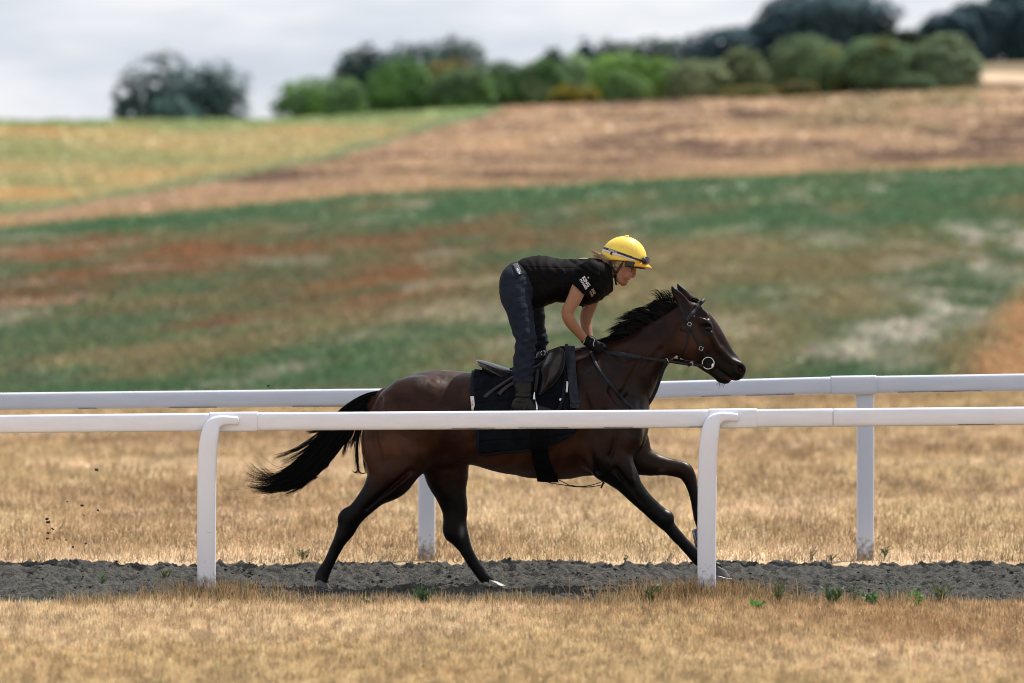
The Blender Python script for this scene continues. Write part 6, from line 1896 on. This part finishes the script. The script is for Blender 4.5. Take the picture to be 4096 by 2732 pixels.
for s_ in (-1, 1):
    c_ = hp(np.array(math.radians(89)), np.array(s_ * .46), 1.05) + [.004, 0, -.002]
    a = np.linspace(0, 2 * math.pi, 25)
    nrm = unit((c_ - HC) / HR ** 2); U = unit(np.cross([0, 0, 1.0], nrm)); V_ = np.cross(nrm, U)
    v, f = blob((0, 0, 0), (1, 1, 1), 12)
    v = c_ + U * (v[:, :1] * .034) + V_ * (v[:, 1:2] * .018) + nrm * (v[:, 2:] * .009)
    fr_ = mesh_obj('lens', v, f, m_lens, goggles)
    Pq = c_ - nrm * .002 + U * (np.cos(a) * .036)[:, None] + V_ * (np.sin(a) * .020)[:, None]
    v, f = sweep(Pq, .004, .005, 2, 8, side=tuple(nrm), cap=False); mesh_obj('frame', v, f, m_black, fr_)
# ------------------------------------------------------------------ small things
m_herb = leaf_mat('weed_leaf', trans=.35, rough=.5, spec=.35)
m_clod = mat('track_clod', (.030, .030, .029), rough=.95, var=.4, scale=60)
CL = [(385, 1879, 7, -.2), (269, 2007, 4, .3), (328, 2022, 6, -.1), (391, 2042, 5, .2), (187, 2076, 7, -.3), (192, 2089, 8, .0), (208, 2114, 4, .2), (192, 2132, 5, -.2), (188, 2154, 5.5, .1), (291, 2188, 5.5, -.3), (342, 2174, 5, .2), (1074, 1543, 5, .0), (336, 2061, 3, .1), (212, 2118, 4, -.1), (264, 2160, 3, .2)]
for i, (px, py, rp, Y) in enumerate(CL):
    s = (Y + CAM_D) / FPX
    v, f = blob(W(px, py, Y), np.array([rp * s * 1.0, rp * s * .8, rp * s * .72]), 7, i + 3, .7)
    o = mesh_obj('dirt_clod', v, f, m_clod)
    tag(o, {0: 'highest dark clod in the air at the left, beside the yellow ragwort', 11: 'tiny clod in the air just above the far rail, left of the tail',
            5: 'largest dark clod in the tight cluster flying at the far left', 9: 'lowest dark clod in the air at the left, nearest the sand'}.get(i, 'small dark clod kicked up in the air behind the horse'), 'clod', 'clods flying behind the horse')

def leafy(px, py, Y, label, height, nleaf, col, spread=1.0, leaf=.022, kind='leafy', name='weed', seed=0, z=None, group=None):
    """a small plant: stems (part) and leaves (part)"""
    r = np.random.default_rng(seed + 900)
    Y = FPX * CAM_H / (py - YH) - CAM_D
    x, _, zz = W(px, py, Y)
    zz = (z if z is not None else (float(track_z(np.array([x]), np.array([Y]))[0]) - .01 if -1.5 < Y < 2.3 else -.005))
    root = empty(name, (x, Y, zz), label, 'plant', group)
    gs, gl = Geo(), Geo()
    ns = max(3, int(4 * spread) + 2) if kind != 'tall' else 4
    for s_ in range(ns):
        a = r.uniform(0, 2 * math.pi); out_ = spread * height * r.uniform(.2, .8) if kind != 'tall' else height * r.uniform(.1, .5)
        hh = height * r.uniform(.5, 1.0)
        P = np.array([(x, Y, zz - .01), (x + math.cos(a) * out_ * .4, Y + math.sin(a) * out_ * .4, zz + hh * .55), (x + math.cos(a) * out_, Y + math.sin(a) * out_, zz + hh)])
        Q = catmull(P, 5)
        v, f = sweep(Q, np.linspace(.0022, .0009, len(Q)), np.linspace(.0022, .0009, len(Q)), 2, 5)
        gs.add(v, f, np.array(col) * .8)
        for k in range(nleaf):
            t = r.uniform(.2, 1.0); b = Q[int(t * (len(Q) - 1))]
            d = unit(np.array([r.normal(), r.normal() * .8, r.uniform(-.1, .9)])); L_ = leaf * r.uniform(.6, 1.25)
            if kind in ('grassy',): L_ *= 3.0; d = unit(d + np.array([0, 0, 1.2]))
            sd = unit(np.cross(d, r.normal(0, 1, 3))) * L_ * (.32 if kind not in ('grassy', 'tall') else .07)
            up_ = np.array([0, 0, .12 * L_])
            v = np.array([b, b + d * L_ * .45 + sd + up_, b + d * L_ * .95 - np.array([0, 0, .1 * L_]), b + d * L_ * .45 - sd + up_])
            gl.add(v, np.array([[0, 1, 2, 3]]), np.array(col) * r.uniform(.7, 1.35) * (1 + r.normal(0, .06, 3)))
    gs.build('stem', m_herb, root); gl.build('leaves', m_herb, root, False)
    return root
GB = (.085, .24, .040); GD = (.045, .10, .040); GT = (.040, .13, .075); GY = (.16, .21, .045); GO = (.09, .11, .045)
PL = [
 (3673, 2428, -1.72, 'bright green leafy weed standing alone at the right of the track edge', 0.111, 7, GB, .7, .034, 'leafy'),
 (3027, 2441, -1.80, 'bright green low weed in dry grass right of the nearer right post', 0.065, 7, GB, 1.1, .034, 'leafy'),
 (3490, 2428, -1.72, 'dark green rosette weed left of the lone bright weed', 0.091, 9, (.05, .16, .05), 1.0, .034, 'leafy'),
 (3414, 2419, -1.68, 'dull green tufted weed at the track edge beside the dark rosette', 0.124, 9, GD, .7, .020, 'leafy'),
 (3567, 2402, -1.60, 'bluish-green wispy weed between the rosette and the lone bright weed', 0.111, 14, GT, .9, .012, 'leafy'),
 (3193, 2368, -1.45, 'bluish-green thin weed at the track edge right of the raised hoof', .075, 12, GT, .6, .010, 'leafy'),
 (2393, 2349, -1.25, 'flat bluish-green weed creeping on the sand below the horse chest', .025, 16, GT, 3.2, .012, 'leafy'),
 (1475, 2425, -1.70, 'mossy green clump in the grass edge below the hind legs', .050, 16, (.055, .10, .025), 2.0, .014, 'leafy'),
 (1308, 2389, -1.50, 'flat dark green weed on the sand under the rear hoof', .030, 14, GT, 2.4, .014, 'leafy'),
 (1060, 2380, -1.45, 'yellow-green feathery weed right of the nearer left post', .075, 12, GY, .8, .012, 'leafy'),
 (1005, 2348, -1.05, 'bluish-green grass tuft on the sand right of the nearer left post', .070, 12, GT, .7, .018, 'grassy'),
 (660, 2309, -.55, 'thin green grass sprout on the sand left of the nearer left post', .070, 8, GO, .9, .020, 'grassy'),
 (401, 2317, -.70, 'pale green grass sprout on the sand at the far left', .085, 7, (.13, .19, .09), .6, .020, 'grassy'),
 (2668, 2253, 2.12, 'tall dark weed on the far track edge behind the front legs', .095, 12, GO, .9, .012, 'leafy'),
 (3244, 2248, 2.15, 'tall leaning dark weed on the far track edge left of the far right post', .130, 14, GD, .5, .012, 'leafy'),
 (3325, 2243, 2.20, 'low bushy dark weed on the far track edge next to the far right post', .060, 12, GD, 1.3, .012, 'leafy'),
 (1218, 2240, 2.20, 'spiky green grass tuft on the far track edge behind the tail', .050, 9, GO, 2.2, .016, 'grassy'),
 (3540, 2242, 2.25, 'small upright grass sprigs on the far track edge right of the far right post', .080, 5, GO, .9, .022, 'grassy'),
 (3120, 2415, 0, 'olive grass tuft in the ragged edge just right of the nearer right post', .11, 12, GO, .9, .024, 'grassy'),
 (3330, 2425, 0, 'dull green grass tuft left of the tufted weed at the right', .10, 12, GD, .9, .024, 'grassy'),
 (3760, 2415, 0, 'olive grass tuft right of the lone bright weed', .10, 10, GO, .9, .022, 'grassy'),
 (2600, 2420, 0, 'olive grass tuft in the edge left of the nearer right post', .10, 12, GO, 1.0, .024, 'grassy'),
 (1700, 2425, 0, 'dull green grass tuft in the edge below the belly', .10, 12, GD, 1.0, .024, 'grassy'),
 (2500, 2255, 2.15, 'tiny green sprig on the far track edge under the horse chest', .045, 8, GO, .6, .014, 'leafy'),
]
for i, (px, py, Y, lb, hgt, nl, colr, sp, lf, kd) in enumerate(PL):
    leafy(px, py, Y, lb, hgt, nl, colr, sp, lf, kd, 'weed' if kd == 'leafy' else 'grass_tuft', i)

m_petal = leaf_mat('petals', trans=.3, rough=.6)
def flower(px, py, label, group, col, name, n=7, R=.012, hgt=.05):
    D = FPX * CAM_H / (py - YH); Y = D - CAM_D
    x, _, _z = W(px, py, Y)
    r = np.random.default_rng(int(px))
    root = empty(name, (x, Y, 0), label, 'flower', group)
    v, f = sweep([(x, Y, -.01), (x + .004, Y, hgt * .6), (x, Y - .004, hgt)], .0014, .0014, 2, 5)
    mesh_obj('stem', v, f, m_herb, root, True, np.tile([.12, .11, .04], (len(v), 1)))
    g = Geo()
    for k in range(n):
        a = 2 * math.pi * k / n + r.uniform(-.2, .2)
        d = np.array([math.cos(a), math.sin(a), .35]); s_ = np.array([-math.sin(a), math.cos(a), 0]) * R * .4
        b = np.array([x, Y - .004, hgt])
        g.add(np.array([b, b + d * R * .6 + s_, b + d * R, b + d * R * .6 - s_]), np.array([[0, 1, 2, 3]]), np.array(col) * r.uniform(.8, 1.2))
    g.build('petals', m_petal, root, False)
for px, py in [(2772, 2645), (3435, 2670), (3626, 2638), (4017, 2640), (3898, 2672), (115, 2670), (259, 2660), (715, 2657), (1078, 2539), (640, 2600), (1790, 2648), (1400, 2672), (2215, 2660), (2045, 2665), (3150, 2640)]:
    flower(px, py, 'tiny yellow flower in the short dry grass at the front', 'yellow flowers in the front grass', (.62, .42, .02), 'yellow_flower')
for px, py in [(133, 2702), (778, 2694), (978, 2706), (1221, 2545), (1540, 2700), (1690, 2622), (2480, 2682), (2805, 2702), (3180, 2700), (3300, 2725), (2900, 2722), (1270, 2715), (430, 2722), (3950, 2700)]:
    flower(px, py, 'small withered dark red seed head in the dry grass at the front', 'withered red heads in the front grass', (.16, .035, .03), 'seed_head', 9, .014, .055)
for px, py, lb in ((424, 1885, 'yellow ragwort clump in the tan grass left of the nearer left post'), (2650, 1935, 'yellow ragwort clump in the tan grass between the front legs')):
    D = FPX * CAM_H / (py - YH); Y = D - CAM_D
    r = np.random.default_rng(int(px)); x, _, _z = W(px, py, Y)
    root = empty('ragwort', (x, Y, 0), lb, 'plant')
    g = Geo(); gs = Geo()
    for k in range(10):
        bx, by = x + r.normal(0, .07), Y + r.normal(0, .1); h_ = r.uniform(.06, .11)
        v, f = sweep([(bx, by, -.01), (bx, by, h_ * .6), (bx + .004, by, h_)], .0025, .0025, 2, 5); gs.add(v, f, (.12, .12, .04))
        for q in range(6):
            a = 2 * math.pi * q / 6; d = np.array([math.cos(a), math.sin(a), .3]); s_ = np.array([-math.sin(a), math.cos(a), 0]) * .008; b = np.array([bx, by, h_])
            g.add(np.array([b, b + d * .012 + s_, b + d * .022, b + d * .012 - s_]), np.array([[0, 1, 2, 3]]), np.array((.55, .36, .02)))
    gs.build('stem', m_herb, root); g.build('petals', m_petal, root, False)
